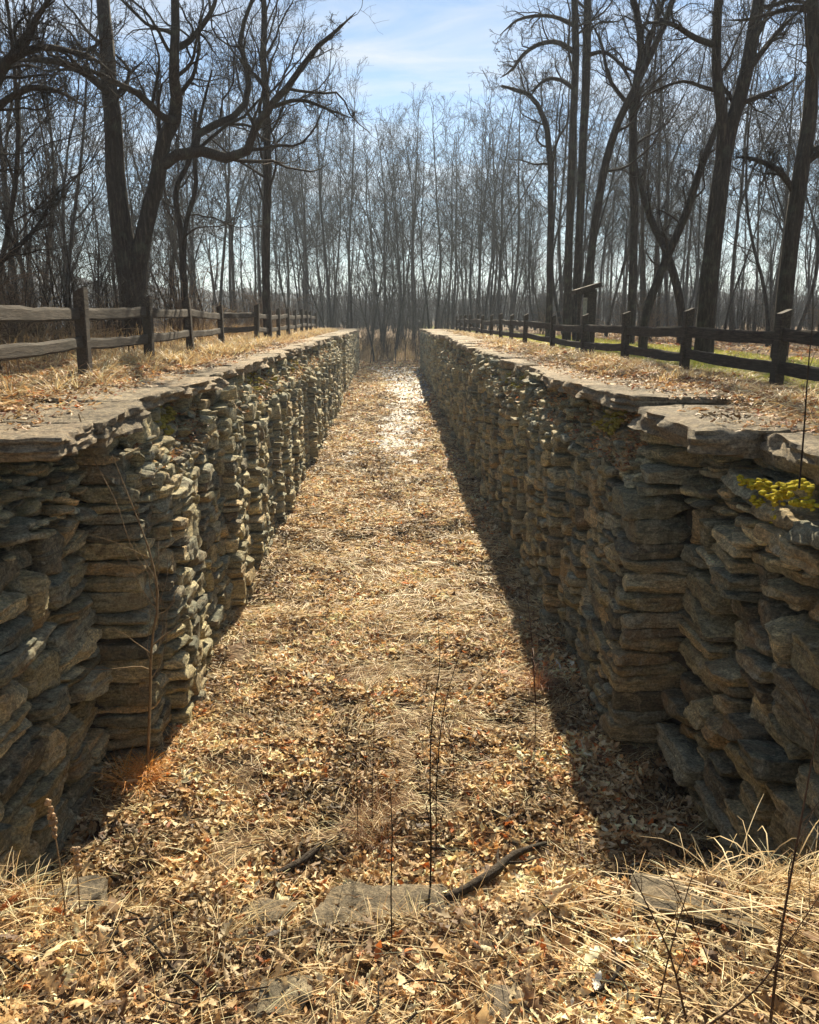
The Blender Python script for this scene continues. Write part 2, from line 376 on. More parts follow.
def wall(side):
    root = empty('stone_wall', (side * 3.1, 0, 0)); s = side
    tag(root, 'long dry laid stone lock wall on the left, its face catching grazing sun' if s < 0 else 'long dry laid stone lock wall on the right, its face in shadow', 'stone wall')
    off = np.array([-side * 3.1, 0, 0])
    acc = Acc()
    def place(rects, facex, res, prot, depth, amp, jit=0.15, gap=0.012, tilt=0.05, crumble=False, rnd=7.0, vary=0.3, cutd=(0.86, 1.25)):
        r = np.array(rects); n = len(r)
        cyy = (r[:, 0] + r[:, 1]) / 2; cz = (r[:, 2] + r[:, 3]) / 2
        hl = (r[:, 1] - r[:, 0]) / 2 * 1.0 - gap; hh = (r[:, 3] - r[:, 2]) / 2 * 1.0 - gap * 0.42
        fx = np.array([facex(a, b) for a, b in zip(cyy, cz)]) + rng.normal(0, prot, n).clip(-2 * prot, 1.6 * prot)
        if crumble:
            cr = (0.5 + n2(cyy, cz * 0, 0.45, 6 + s)).clip(0, 1)
            fx = fx + sstep(-1.05, -0.25, cz) * (0.06 + 0.42 * cr) * (cyy < 42) + sstep(-.8, -.2, cz) * rng.uniform(-.12, .1, n)
        hd = np.full(n, depth) * rng.uniform(0.85, 1.2, n)
        C = np.stack([s * (fx + hd), cyy, cz], -1); H = np.stack([hd, hl, hh], -1)
        stones(acc, C + off, H, rng.normal(0, 0.035, n), res, pick(n), jit, 8, rnd, amp, tilt, cutd)
    ze = -0.17
    # near recess: big slabs
    R = []; split(-0.6, near_edge(s) - 0.02, -3.8, -0.95, 1.15, 0.40, R, 0.09); 
    place(R, lambda y, z: XN + 0.02 * (z + 2), (14, 30, 16), 0.07, 0.30, 0.028, 0.14, 0.026, 0.08, rnd=18, cutd=(0.88, 1.3))
    R = []; split(-0.6, near_edge(s), -0.95, ze - 0.06, 0.55, 0.12, R, 0.05)
    place(R, lambda y, z: XN + 0.10 + 0.12 * float(n2(y, s, 1.5, 3)) + 0.12 * float(sstep(-0.7, -0.3, z)), (8, 16, 7), 0.07, 0.30, 0.03, 0.2, 0.008, 0.09, rnd=12, cutd=(.95, 1.35))
    # quoin and main face in stacked columns
    y = near_edge(s); first = True
    while y < 43.5:
        wd = random.uniform(0.55, 0.8) if first else random.uniform(0.3, 0.75) * (1 if y < 20 else 1.15)
        zt = ze - 0.02
        R = []; split(y, y + wd, -3.8 if y < 40 else -3.6, zt, 0.7, 0.31 if y < 25 else 0.34, R, 0.08)
        res = (12, 14, 8) if y < 10 else (7, 9, 6) if y < 14 else (5, 6, 5) if y < 24 else (3, 4, 3)
        sh = rng.uniform(-0.13, 0.13)
        place(R, lambda yy, z: XF + sh - 0.03 * float(sstep(-2, -3.6, z)), res, 0.028 if y < 25 else 0.032, 0.34 if first else 0.27, 0.022, 0.10, 0.010, 0.025, True, rnd=18, cutd=(0.88, 1.28))
        y += wd; 
        if random.random() < 0.5: y += random.uniform(0.04, 0.13)
        first = False
    # recess near the far end, then the neat squared end of the lock
    R = []; split(43.7, 45.6, -3.6, ze, 0.8, 0.3, R); place(R, lambda y, z: XF + 0.55, (3, 4, 3), 0.03, 0.25, 0.03)
    y = 45.7
    while y < 66:
        wd = random.uniform(0.6, 1.1); R = []; split(y, y + wd, -3.5, ze, 1.2, 0.38, R)
        place(R, lambda yy, z: XF - 0.02, (3, 4, 3), 0.02, 0.25, 0.02, 0.06, 0.008, 0.02); y += wd
    # loose pinning stones and rubble spilling on the broken top courses
    n = 520; yy = 8.2 + 34 * rng.random(n) ** 1.5; u = rng.random(n)
    zz = -0.28 - 0.62 * u; cr = (0.5 + n2(yy, yy * 0, 0.45, 6 + s)).clip(0, 1)
    xx = XF + 0.04 + (1 - u) * (0.12 + 0.34 * cr) + rng.normal(0, 0.03, n)
    sz = rng.uniform(0.03, 0.10, (n, 1)) * np.array([1.0, 1.25, 0.42]); sz = sz * rng.uniform(0.7, 1.4, (n, 3))
    ord_ = yy < 15
    for msk, res in ((ord_, (5, 5, 3)), (~ord_, (3, 3, 2))):
        stones(acc, np.stack([s * xx[msk], yy[msk], zz[msk]], -1) + off, sz[msk], rng.uniform(0, 3, msk.sum()), res, pick(int(msk.sum()), PAL * 0.95), 0.2, 4, 5, 0.02, 0.3)
    n = 160; yy = rng.uniform(1.0, 7.6, n); u = rng.random(n)
    stones(acc, np.stack([s * (XN - 0.02 + 0.3 * u), yy, -0.95 + 0.62 * u + rng.normal(0, .04, n)], -1) + off, rng.uniform(0.03, 0.11, (n, 1)) * np.array([1.2, 1.5, .35]), rng.uniform(0, 3, n), (6, 7, 4), pick(n, PAL * 1.2), 0.2, 4, 5, 0.02, 0.15)
    if s > 0:
        cl = [(2.82, 5.75, -.60, .16, .34, .055), (2.80, 5.1, -.58, .18, .30, .06), (2.84, 4.5, -.62, .17, .33, .07), (2.79, 5.45, -.74, .2, .42, .07), (2.82, 6.4, -.52, .16, .3, .05)]
        cl = np.array(cl); stones(acc, np.stack([cl[:, 0] + .1, cl[:, 1], cl[:, 2]], -1) + off, cl[:, 3:6], rng.normal(0, .1, len(cl)), (10, 20, 7), pick(len(cl), PAL * 1.2), .15, 5, 9, .04, .05, (.95, 1.3), .5, .06)
    acc.build('masonry', M_STONE, root, sharp=34)
    # core
    V = []; Q = []
    prof = [(-1.2, XN + 0.26), (near_edge(s) - 0.05, XN + 0.26), (near_edge(s) + 0.12, XF + 0.34), (43.6, XF + 0.34), (43.7, XF + 0.85), (45.6, XF + 0.85), (45.7, XF + 0.2), (66, XF + 0.2)]
    for (py, px) in prof:
        V += [(s * px, py, -4.2), (s * (px + (0.25 if py < 43 else 0)), py, -0.24), (s * 3.75, py, -0.24), (s * 3.75, py, -4.2)]
    for i in range(len(prof) - 1):
        for k in range(4): Q.append([i * 4 + k, i * 4 + (k + 1) % 4, i * 4 + 4 + (k + 1) % 4, i * 4 + 4 + k])
    Q += [[0, 1, 2, 3], [len(V) - 4, len(V) - 3, len(V) - 2, len(V) - 1]]
    mesh_obj('rubble_core', np.array(V) + off, Q, mat=M_CORE, parent=root, smooth=False)
    # coping slabs
    PC = np.array([(0.38, 0.29, 0.185), (0.31, 0.25, 0.165), (0.42, 0.32, 0.205), (0.35, 0.275, 0.185)])
    y = -0.6; kk = 0
    brk = [6.45, 8.35] if s > 0 else [6.9, 8.35]
    while y < 66:
        L = random.uniform(1.0, 2.3)
        for b_ in brk:
            if y < b_ - 0.05 < y + L + 0.5: L = b_ - y
        if y > 45: L = random.uniform(1.5, 2.6)
        ym = y + L / 2; e = cope_edge(ym, s) + rng.uniform(-0.06, 0.07)
        near_blk = (6.45 if s > 0 else 6.9) <= ym < 8.35
        th = 0.115 if near_blk else rng.uniform(0.07, 0.10)
        if s > 0 and 4.3 < ym < 6.2: th = 0.13; e = 2.95
        wd = rng.uniform(1.0, 1.45); zt = cope_z(ym, s) - ((0.07 if s > 0 else 0.02) if ym < 8 else 0)
        if near_blk: wd = 1.7; e = 2.44
        a = Acc(); res = (26, 34, 8) if y < 12 else (14, 18, 5) if y < 25 else (6, 8, 3)
        rz = rng.normal(0, 0.035)
        if s > 0 and 4.3 < ym < 6.2: rz = -0.10
        stones(a, np.array([[s * (e + wd / 2), ym, zt - th]]) + off, np.array([[wd / 2, L / 2 - 0.016, th]]), np.array([rz]), res, pick(1, PC, 0.12),
               0.035, 3, 36, 0.024, 0.010, (1.28, 1.5), 1.0, 0.15)
        a.build('coping_slab', M_COPE, root, sharp=38)
        y += L; kk += 1
wall(-1); wall(1)

# ------------------------------------------------------------ fences
def board(acc, p0, p1, h, th, wob=0.01, n=8):
    """a split rail from p0 to p1, h tall, th thick, wavy edges"""
    p0, p1 = np.array(p0, float), np.array(p1, float); d = p1 - p0; L = np.linalg.norm(d); d /= L
    sx = np.cross(d, [0, 0, 1]); sx /= np.linalg.norm(sx)
    V = []
    for i in range(n + 1):
        t = i / n; c = p0 + d * L * t + np.array([0, 0, -0.02 * math.sin(math.pi * t) + random.uniform(-wob, wob)]) + sx * random.uniform(-wob, wob)
        hh = h / 2 * (1 + random.uniform(-.09, .09)); tt = th / 2 * (1 + random.uniform(-.15, .15))
        cc = [(-1, -1), (-1, -.5), (-1, .7), (-.6, 1), (.6, 1), (1, .6), (1, -.7), (.5, -1)]
        for a, b in cc: V.append(c + sx * tt * a * (1 + random.uniform(-.12, .12)) + np.array([0, 0, hh * b]))
    Q = []
    m = 8
    for i in range(n):
        for k in range(m): Q.append([i * m + k, i * m + (k + 1) % m, (i + 1) * m + (k + 1) % m, (i + 1) * m + k])
    Q += [[0, 1, 2, 3], [0, 3, 4, 7], [4, 5, 6, 7]]; e = n * m
    Q += [[e, e + 3, e + 2, e + 1], [e, e + 7, e + 4, e + 3], [e + 4, e + 7, e + 6, e + 5]]
    acc.add(np.array(V), Q)
TH = rad(13.3); YW = rad(-1.36)
def measured(px, py, zf):
    """ground point of a spot measured on the photograph, for the height zf"""
    u = (px - 409.5) / 819; v = (512 - py) / 819
    dy_, dz = math.cos(TH) + v * math.sin(TH), v * math.cos(TH) - math.sin(TH)
    wx = u * math.cos(YW) - dy_ * math.sin(YW); wy = u * math.sin(YW) + dy_ * math.cos(YW); k = (zf - EYE) / dz
    return wx * k, wy * k
def fence(pts, hgt, rails, label, wpost=0.17):
    root = empty('wooden_fence', (pts[0][0], pts[0][1], float(gz(*pts[0])))); off = np.array(root.location); tag(root, label, 'fence')
    base = []
    for i, (x, y) in enumerate(pts):
        z = float(gz(x, y)); base.append((x, y, z)); a = Acc()
        lx, ly = random.gauss(0, .02), random.gauss(0, .02); H = hgt + random.uniform(-.04, .04)
        V = []; wv = wpost / 2
        for k, tz in enumerate(np.linspace(-0.3, H, 9)):
            for (ax_, ay) in ((-1, -.8), (-.8, -1), (.8, -1), (1, -.8), (1, .8), (.8, 1), (-.8, 1), (-1, .8)):
                f = 1 + random.uniform(-.05, .05)
                V.append((x + lx * tz + ax_ * wv * .85 * f, y + ly * tz + ay * wv * f, z + tz + (0.03 * ax_ if k == 8 else 0)))
        Q = []
        for k in range(8):
            for j in range(8): Q.append([k * 8 + j, k * 8 + (j + 1) % 8, k * 8 + 8 + (j + 1) % 8, k * 8 + 8 + j])
        e = 64; Q += [[e, e + 1, e + 2, e + 7], [e + 2, e + 3, e + 6, e + 7], [e + 3, e + 4, e + 5, e + 6]]
        a.add(np.array(V) - off, Q); a.build('post', M_WOOD, root, smooth=False)
    for i in range(len(base) - 1):
        for h, rh in rails:
            a = Acc(); p, q = np.array(base[i]), np.array(base[i + 1]); d = (q - p) / np.linalg.norm(q - p)
            jz = random.gauss(0, .02)
            board(a, p + [0, 0, h + jz] - d * 0.02 - off, q + [0, 0, h + random.gauss(0, .02)] + d * 0.02 - off, rh, 0.05, 0.006)
            a.build('rail', M_WOOD, root, smooth=False)
lp = [(-3.75, 4.9), (-3.85, 7.8)] + [measured(a_, b_, .03) for a_, b_ in ((86, 378), (150, 365), (191, 355), (222, 347))]
y = lp[-1][1] + 3.1
print('LEFT', lp)
while y < 52: lp.append((-3.97 - 0.012 * (y - 10) + random.uniform(-.04, .04), y)); y += 3.05 + random.uniform(-.12, .12)
rp = [measured(a_, b_, -.25) for a_, b_ in ((775, 395), (683, 380), (624, 369), (583, 360), (552, 353))]
rp = [(rp[0][0] + .3, rp[0][1] - 5.6), (rp[0][0] + .15, rp[0][1] - 2.8)] + rp
y = rp[-1][1] + 3.1
print('RIGHT', rp)
while y < 58: rp.append((4.75 - 0.006 * (y - 20) + random.uniform(-.04, .04), y)); y += 3.1 + random.uniform(-.12, .12)
fence(lp, 1.11, ((0.83, 0.165), (0.41, 0.15)), 'dark weathered two rail wooden fence along the left bank above the lock wall')
fence(rp, 1.04, ((0.73, 0.18), (0.30, 0.17)), 'dark weathered two rail wooden fence along the right bank before the lawn strip')

# ------------------------------------------------------------ trees
def unit(v): return v / np.maximum(np.linalg.norm(v, axis=-1, keepdims=True), 1e-9)
def tubes(acc, P, R, sides):
    n, K, _ = P.shape
    T = np.empty_like(P); T[:, 1:-1] = P[:, 2:] - P[:, :-2]; T[:, 0] = P[:, 1] - P[:, 0]; T[:, -1] = P[:, -1] - P[:, -2]; T = unit(T)
    mean = unit(P[:, -1] - P[:, 0]); ref = np.where(np.abs(mean[:, 2:3]) > .8, np.array([[1., 0, 0]]), np.array([[0, 0, 1.]]))
    A = unit(np.cross(T, ref[:, None])); B = np.cross(T, A)
    th = np.arange(sides) * 2 * math.pi / sides
    V = P[:, :, None] + R[:, :, None, None] * (np.cos(th)[None, None, :, None] * A[:, :, None] + np.sin(th)[None, None, :, None] * B[:, :, None])
    i = (np.arange(n) * K * sides)[:, None, None] + (np.arange(K - 1) * sides)[None, :, None]; j = np.arange(sides)[None, None]; j2 = (np.arange(sides) + 1) % sides
    Q = np.stack([i + j, i + j2, i + sides + j2, i + sides + j], -1)
    acc.add(V, Q)
def resample(P, R, K):
    P = np.array(P, float); R = np.array(R, float); d = np.r_[0, np.cumsum(np.linalg.norm(np.diff(P, axis=0), axis=1))]
    t = np.linspace(0, d[-1], K)
    # smooth (Catmull-like) via cubic hermite on each axis
    m = np.gradient(P, d, axis=0); idx = np.clip(np.searchsorted(d, t, side='right') - 1, 0, len(d) - 2)
    h = (d[idx + 1] - d[idx])[:, None]; u = ((t - d[idx])[:, None]) / h
    Q = (2 * u**3 - 3 * u**2 + 1) * P[idx] + (u**3 - 2 * u**2 + u) * h * m[idx] + (-2 * u**3 + 3 * u**2) * P[idx + 1] + (u**3 - u**2) * h * m[idx + 1]
    return Q, np.interp(t, d, R)
def children(P, R, n, t0, ang, ratio, K, wander, trop, rr=0.6, rmin=0.004, flat=0.0, t1=0.98, maxlen=None):
    Np, Kp, _ = P.shape
    par = np.repeat(np.arange(Np), n); M = len(par)
    seg = np.linalg.norm(np.diff(P, axis=1), axis=2).sum(1)
    t = t0 + (t1 - t0) * ((np.tile(np.arange(n), Np) + rng.random(M)) / n)
    f = t * (Kp - 1); i = np.minimum(f.astype(int), Kp - 2); u = (f - i)[:, None]
    p = P[par, i] * (1 - u) + P[par, i + 1] * u; r = R[par, i] * (1 - u[:, 0]) + R[par, i + 1] * u[:, 0]
    tg = unit(P[par, i + 1] - P[par, i]); pr = unit(np.cross(tg, unit(rng.normal(size=(M, 3)))))
    if flat: pr[:, 2] = pr[:, 2] * (1 - flat); pr = unit(pr)
    a = rng.normal(ang, 0.2, M)[:, None]; d = unit(np.cos(a) * tg + np.sin(a) * pr)
    L = seg[par] * ratio * rng.uniform(0.55, 1.25, M) * (1.15 - 0.65 * t)
    if maxlen: L = np.minimum(L, maxlen * rng.uniform(.7, 1, M))
    st = (L / (K - 1))[:, None]
    out = np.empty((M, K, 3)); out[:, 0] = p
    for k in range(1, K):
        d = unit(d + rng.normal(0, wander, (M, 3)) + np.array([0, 0, trop])); out[:, k] = out[:, k - 1] + d * st
    r0 = np.maximum(r * rr * rng.uniform(.75, 1.1, M), rmin); tp = np.linspace(1, 0.25, K)
    return out, np.maximum(r0[:, None] * tp[None], rmin * 0.7)
def trunk_path(h, r, lean=(0, 0), wob=0.25, K=14, tip=0.15):
    t = np.linspace(0, 1, K); ph = rng.uniform(0, 6, 4)
    x = lean[0] * h * t + wob * np.sin(t * 3.5 + ph[0]) - wob * math.sin(ph[0]) + wob * .35 * np.sin(t * 9 + ph[1]) - wob * .35 * math.sin(ph[1])
    y = lean[1] * h * t + wob * np.sin(t * 3.1 + ph[2]) - wob * math.sin(ph[2])
    P = np.stack([x, y, t * h - 0.3], -1); R = r * (1 - (1 - tip) * t) * (1 + 0.45 * np.exp(-t * h / 0.5))
    return P, R
def build_tree(name, label, loc, stems, limbs=(), n1=14, t0=0.35, ratio=0.42, ang=0.9, wig=0.14, trop=0.05, fine=(5, 5, 4), rmin=0.006, bark=None, twig=None, group=None, ls=1.0, vines=0):
    """stems/limbs: lists of (points, radii), local coordinates"""
    root = empty(name, loc); tag(root, label, 'tree', group)
    a = Acc(); SP = []; SR = []
    for P, R in stems:
        Q, S = resample(P, R, 22)
        Q = Q + (vnoise(Q * 0.9 + 5)[:, None] - .5) * 0.25 * np.linspace(0, 1, 22)[:, None]
        tubes(a, Q[None], S[None], 12); SP.append(Q); SR.append(S)
    a.build('trunk', bark or M_BARK, root)
    c = Acc()
    SP = np.array(SP); SR = np.array(SR)
    L1 = children(SP, SR, n1, t0, ang, ratio, 12, wig, trop, 0.40, rmin * 2)
    EP = []; ER = []
    for P, R in limbs:
        R = list(R); R[-1] *= .35; Q, S = resample(P, R, 12); EP.append(Q); ER.append(S)
    if EP: L1 = (np.concatenate([L1[0], np.array(EP)]), np.concatenate([L1[1], np.array(ER)]))
    tubes(c, *L1, 7)
    if EP:
        X2 = children(np.array(EP), np.array(ER), 4, 0.3, 0.8, 0.4, 12, wig, trop, 0.5, rmin * 1.6); L1 = (np.concatenate([L1[0], X2[0]]), np.concatenate([L1[1], X2[1]])); tubes(c, *X2, 5)
    L2 = children(*L1, fine[0], 0.12, 0.8, 0.55, 9, wig * 1.3, trop, 0.45, rmin * 1.4)
    tubes(c, *L2, 4)
    L3 = children(*L2, fine[1], 0.15, 0.75, 0.58, 6, wig * 1.4, trop, 0.55, rmin)
    tubes(c, *L3, 3)
    if fine[2]:
        L4 = children(*L3, fine[2], 0.15, 0.65, 0.52, 4, wig * 1.2, trop, 0.6, rmin * 0.75)
        tubes(c, *L4, 3)
    c.build('crown', twig or M_TWIG, root)
    return root
def gzf(x, y): return float(gz(x, y))
# image-plane pixel -> point at given forward distance (used once to measure, kept as a plain helper for real positions)
TH = rad(13.3); YW = rad(-1.36)
def at(px, py, Y):
    u = (px - 409.5) / 819; v = (512 - py) / 819
    dx, dyy, dz = u, math.cos(TH) + v * math.sin(TH), v * math.cos(TH) - math.sin(TH)
    wx = dx * math.cos(YW) - dyy * math.sin(YW); wy = dx * math.sin(YW) + dyy * math.cos(YW)
    k = Y / wy; return np.array([wx * k, Y, EYE + dz * k])
def hero(name, label, Y, bx, stems, limbs=(), **k):
    """stems: list of lists of (px, py, width_px[, dY])"""
    b = at(bx, 330, Y); base = np.array([b[0], Y, gzf(b[0], Y)])
    def conv(lst, first):
        P = []; R = []
        for q in lst:
            dY = q[3] if len(q) > 3 else 0; p = at(q[0], q[1], Y + dY); P.append(p - base); R.append(.84 * q[2] / 2 / 819 * math.hypot(Y + dY, p[0]) )
        if first: 
            P.insert(0, np.array([P[0][0] * 1.0, 0, -0.35])); R.insert(0, R[0] * 1.12)
        return P, R
    return build_tree(name, label, tuple(base), [conv(s, True) for s in stems], [conv(l, False) for l in limbs], **k)
hero('crooked_tree', 'big dark twin stemmed tree on the left with a thick limb curling to the right', 23, 133,
     [[(130, 285, 26), (122, 230, 23), (115, 170, 20), (109, 90, 17), (106, 20, 14, 1), (103, -80, 10, 2), (100, -160, 5, 3)],
      [(136, 285, 20), (144, 235, 18), (155, 185, 17), (164, 140, 16), (176, 118, 14), (174, 70, 11, -1), (178, 20, 9, -1), (170, -60, 7, -1), (176, -140, 3, -1)]],
     [[(158, 168, 13), (172, 157, 12), (192, 151, 12), (215, 153, 12), (235, 160, 11), (246, 152, 10), (253, 132, 9), (268, 108, 8), (292, 82, 7), (312, 52, 6), (335, 32, 4), (356, 12, 2)],
      [(195, 150, 8, 0), (200, 132, 8, .4), (222, 122, 8, .6), (240, 112, 7, .8), (249, 92, 7, 1), (246, 65, 6, 1), (240, 40, 5, 1.2), (252, 0, 4, 1.3), (258, -40, 3, 1.5)],
      [(176, 120, 9), (160, 115, 8, -1), (140, 95, 7, -1.5), (120, 85, 6, -2), (90, 70, 4, -2.5), (50, 60, 3, -3)],
      [(112, 95, 9), (80, 70, 8, -1), (40, 60, 6, -2), (5, 62, 4, -2)],
      [(174, 50, 8), (195, 35, 6, -1), (212, 10, 5, -1), (222, -30, 4, -1)],
      [(268, 108, 5), (300, 100, 4), (330, 110, 3), (352, 118, 2)]],
     n1=9, t0=0.45, ratio=0.34, wig=0.2, fine=(8, 6, 6), rmin=0.005)
hero('arching_tree', 'dark spreading tree cut by the left picture edge with limbs arching inward', 13, -45,
     [[(-38, 250, 18), (-30, 150, 16), (-22, 80, 14), (-18, 0, 10), (-25, -100, 6)]],
     [[(-28, 120, 11), (-5, 85, 9), (12, 55, 8), (30, 30, 6), (45, 5, 5), (70, -25, 3)],
      [(-26, 100, 12), (5, 62, 9), (35, 48, 8), (65, 50, 6, .5), (92, 58, 4, 1), (115, 75, 2, 1.5)],
      [(-30, 150, 9), (0, 105, 7), (30, 88, 6), (60, 92, 4, .5), (90, 110, 2, 1)],
      [(-36, 280, 10), (0, 262, 6, .5), (20, 245, 5, .5), (38, 225, 4, 1), (52, 200, 3, 1)]],
     n1=3, t0=0.4, ratio=0.3, wig=0.2, fine=(8, 6, 5), rmin=0.004)
hero('slender_tree', 'tall straight slender tree right of the crooked tree behind the left fence', 29, 266,
     [[(266, 290, 9), (267, 200, 8.5), (266, 120, 8), (263, 50, 7), (262, -30, 5), (260, -110, 3)]], n1=22, t0=0.3, ratio=0.27, ang=0.65, trop=0.12, fine=(7, 7, 5), rmin=0.006)
hero('forked_tree', 'slim crooked forked tree between the big crooked tree and the slender trunk', 26, 186,
     [[(184, 290, 8), (181, 230, 7), (176, 190, 6), (188, 160, 5), (196, 110, 4)], [(184, 285, 6), (187, 220, 5), (195, 185, 5), (193, 165, 5), (200, 120, 4), (212, 70, 2)]], n1=7, t0=0.4, ratio=0.35, wig=.2, rmin=0.007)
hero('twin_trunk_tree', 'tall straight tree of two parallel dark trunks beside the small wooden stand', 38, 571,
     [[(567, 322, 10), (569, 240, 9), (573, 120, 8), (576, 40, 8), (574, -60, 6), (577, -160, 3)], [(576, 322, 10, .5), (579, 240, 9, .5), (584, 120, 9, .5), (587, 40, 9, .5), (590, -60, 7, 1), (596, -160, 3, 1)]],
     [[(574, 52, 6), (556, 42, 5), (540, 44, 4.5), (522, 56, 4), (512, 70, 3), (500, 78, 2)], [(573, 25, 5), (555, 17, 4), (535, 16, 3.5), (518, 20, 3), (500, 35, 2)],
      [(573, 88, 5), (560, 80, 4), (548, 79, 4), (536, 88, 3), (530, 98, 2)], [(588, 55, 5), (604, 52, 4), (618, 62, 3), (632, 85, 2)]],
     n1=13, t0=0.55, ratio=0.26, wig=0.19, fine=(6, 5, 5), rmin=0.007)
hero('bent_tree', 'dark tree left of the twin trunks whose top bends over to the left', 41, 549,
     [[(549, 322, 8), (550, 230, 7), (549, 150, 7), (544, 118, 6), (532, 98, 5), (515, 88, 4), (503, 84, 2)]], n1=12, t0=0.55, ratio=0.35, wig=.18, fine=(6, 6, 5), rmin=0.007)
hero('leaning_tree', 'dark tree leaning up to the right just right of the twin trunks', 33, 592,
     [[(586, 322, 10), (593, 240, 9), (604, 170, 9), (617, 125, 8), (636, 85, 7), (655, 45, 7), (672, 5, 6), (690, -60, 4)]], n1=11, t0=0.45, ratio=0.28, wig=.18, fine=(6, 6, 5), rmin=0.0065)
hero('tall_tree', 'tall dark tree with a wavy upright trunk in the middle of the right woods', 34, 633,
     [[(631, 322, 10), (634, 230, 9), (633, 150, 9), (634, 95, 9), (641, 55, 8), (636, 10, 7), (625, -40, 5), (620, -110, 3)], ], [[(636, 80, 7), (648, 45, 6), (660, 10, 5), (675, -30, 4)], [(633, 110, 5), (610, 80, 4), (600, 40, 3), (590, 20, 2)]],
     n1=12, t0=0.45, ratio=0.28, wig=.19, fine=(6, 6, 5), rmin=0.0065)
hero('slanting_tree', 'straight trunk slanting strongly to the right against the big forked tree', 27, 643,
     [[(645, 318, 10), (662, 270, 9), (682, 222, 9), (697, 180, 8), (712, 140, 7), (728, 95, 4)]], n1=10, t0=0.35, ratio=0.25, wig=.2, fine=(5, 5, 4), rmin=0.007)
hero('big_forked_tree', 'largest tree on the right, its thick brown trunk splitting into two upright stems', 24, 708,
     [[(705, 325, 19), (710, 270, 18), (716, 210, 17), (722, 150, 15), (722, 120, 12), (716, 70, 10), (717, 20, 9), (722, -60, 8), (715, -150, 4)],
      [(706, 325, 19, .05), (711, 270, 18, .05), (718, 210, 17, .05), (727, 140, 15, .1), (742, 90, 14, .1), (752, 40, 13, .2), (760, -10, 12, .5), (775, -80, 9, 1), (790, -160, 4, 1)]],
     [[(714, 45, 7), (695, 38, 6), (676, 26, 5), (660, 22, 4, .5), (640, 25, 2, 1)], [(745, 75, 7), (762, 52, 6), (780, 30, 5), (800, 10, 3)], [(738, 105, 6), (760, 96, 5), (780, 88, 4), (797, 78, 3)]],
     n1=7, t0=0.5, ratio=0.3, wig=.18, fine=(6, 5, 5), rmin=0.006, bark=M_BARK)
hero('edge_tree', 'thick dark tree rising near the right picture edge behind the fence', 21, 783,
     [[(782, 325, 17), (790, 250, 16), (799, 185, 16), (808, 120, 14), (813, 60, 12), (812, 0, 11), (820, -80, 9), (815, -150, 5)]],
     [[(793, 190, 7), (780, 172, 6), (762, 162, 5), (748, 158, 4), (735, 157, 2)], [(800, 170, 8), (812, 158, 7), (830, 150, 5)], [(813, 10, 8), (796, 8, 6), (770, 14, 4), (745, 20, 3), (725, 20, 2)]],
     n1=8, t0=0.45, ratio=0.3, wig=.19, fine=(6, 6, 5), rmin=0.0065)
hero('gnarled_tree', 'gnarled leaning tree with a broken looking side limb left of the slanting trunk', 36, 668,
     [[(682, 322, 9), (674, 275, 9), (668, 255, 8), (655, 225, 8), (643, 190, 6), (636, 165, 4)]], n1=9, t0=0.4, ratio=0.4, wig=.25, fine=(5, 5, 4), rmin=0.008)

# repeated woodland trees ------------------------------------------------
def proto(name, h, r, lean, wob, fork, n1, t0, ratio, rmin, fine, bark, ang=0.75, trop=0.1):
    st = [trunk_path(h, r, lean, wob)]
    if fork:
        P, R = trunk_path(h, r * .75, lean, wob); P2 = st[0][0].copy()
        t = np.linspace(0, 1, len(P2)); k = sstep(fork, 1.0, t)[:, None]
        P2 = P2 + k * np.array([[h * 0.2, h * .08, -h * 0.06]]) + wob * .3 * np.sin(t * 7)[:, None] * k; st.append((P2, R))
    return build_tree(name, 'x', (0, 0, 0), st, [], n1=n1, t0=t0, ratio=ratio, ang=ang, trop=trop, fine=fine, rmin=rmin, bark=bark, wig=0.15)
PROT = [proto('woodland_tree', 24, 0.18, (0.02, 0.02), .6, 0.35, 12, .32, .36, .012, (5, 4, 4), M_BARK2, .8, .07),
        proto('woodland_tree', 26, 0.20, (-.03, 0), .5, 0, 20, .34, .30, .012, (5, 4, 4), M_BARK2, .85, .07),
        proto('woodland_tree', 22, 0.16, (.05, .03), .9, 0.25, 12, .3, .38, .012, (5, 4, 4), M_BARK, .85, .06),
        proto('woodland_tree', 25, 0.17, (0, -.02), .7, 0.5, 14, .38, .33, .012, (5, 4, 4), M_BARK, .75, .09),
        proto('thin_tree', 15, 0.10, (.06, .0), .6, 0.2, 14, .25, .33, .010, (4, 4, 3), M_BARK2, .6, .12),
        proto('thin_tree', 17, 0.11, (-.07, .02), .7, 0, 16, .25, .3, .010, (4, 4, 3), M_BARK, .7, .1),
        proto('sapling', 8, 0.045, (.08, .02), .3, 0.15, 9, .2, .36, .006, (4, 3, 2), M_BARK2, .6, .1),
        proto('sapling', 6.5, 0.04, (-.1, .0), .3, 0.3, 9, .2, .4, .006, (4, 3, 2), M_BARK, .7, .08)]
used = set()
def plant(k, x, y, rz, sc, label, group, lean=(0, 0)):
    o = PROT[k] if k not in used else copy_tree(PROT[k])
    used.add(k)
    o.location = (x, y, gzf(x, y)); o.rotation_euler = (lean[0], lean[1], rz); o.scale = (sc, sc, sc * random.uniform(.92, 1.08))
    tag(o, label, 'tree', group)
DESC = ['low forked bare grey', 'single trunked straight bare grey', 'crooked forking bare dark', 'high forked bare dark', 'thin low forked bare grey', 'thin single stemmed bare dark', 'short many branched bare grey', 'short crooked bare dark']
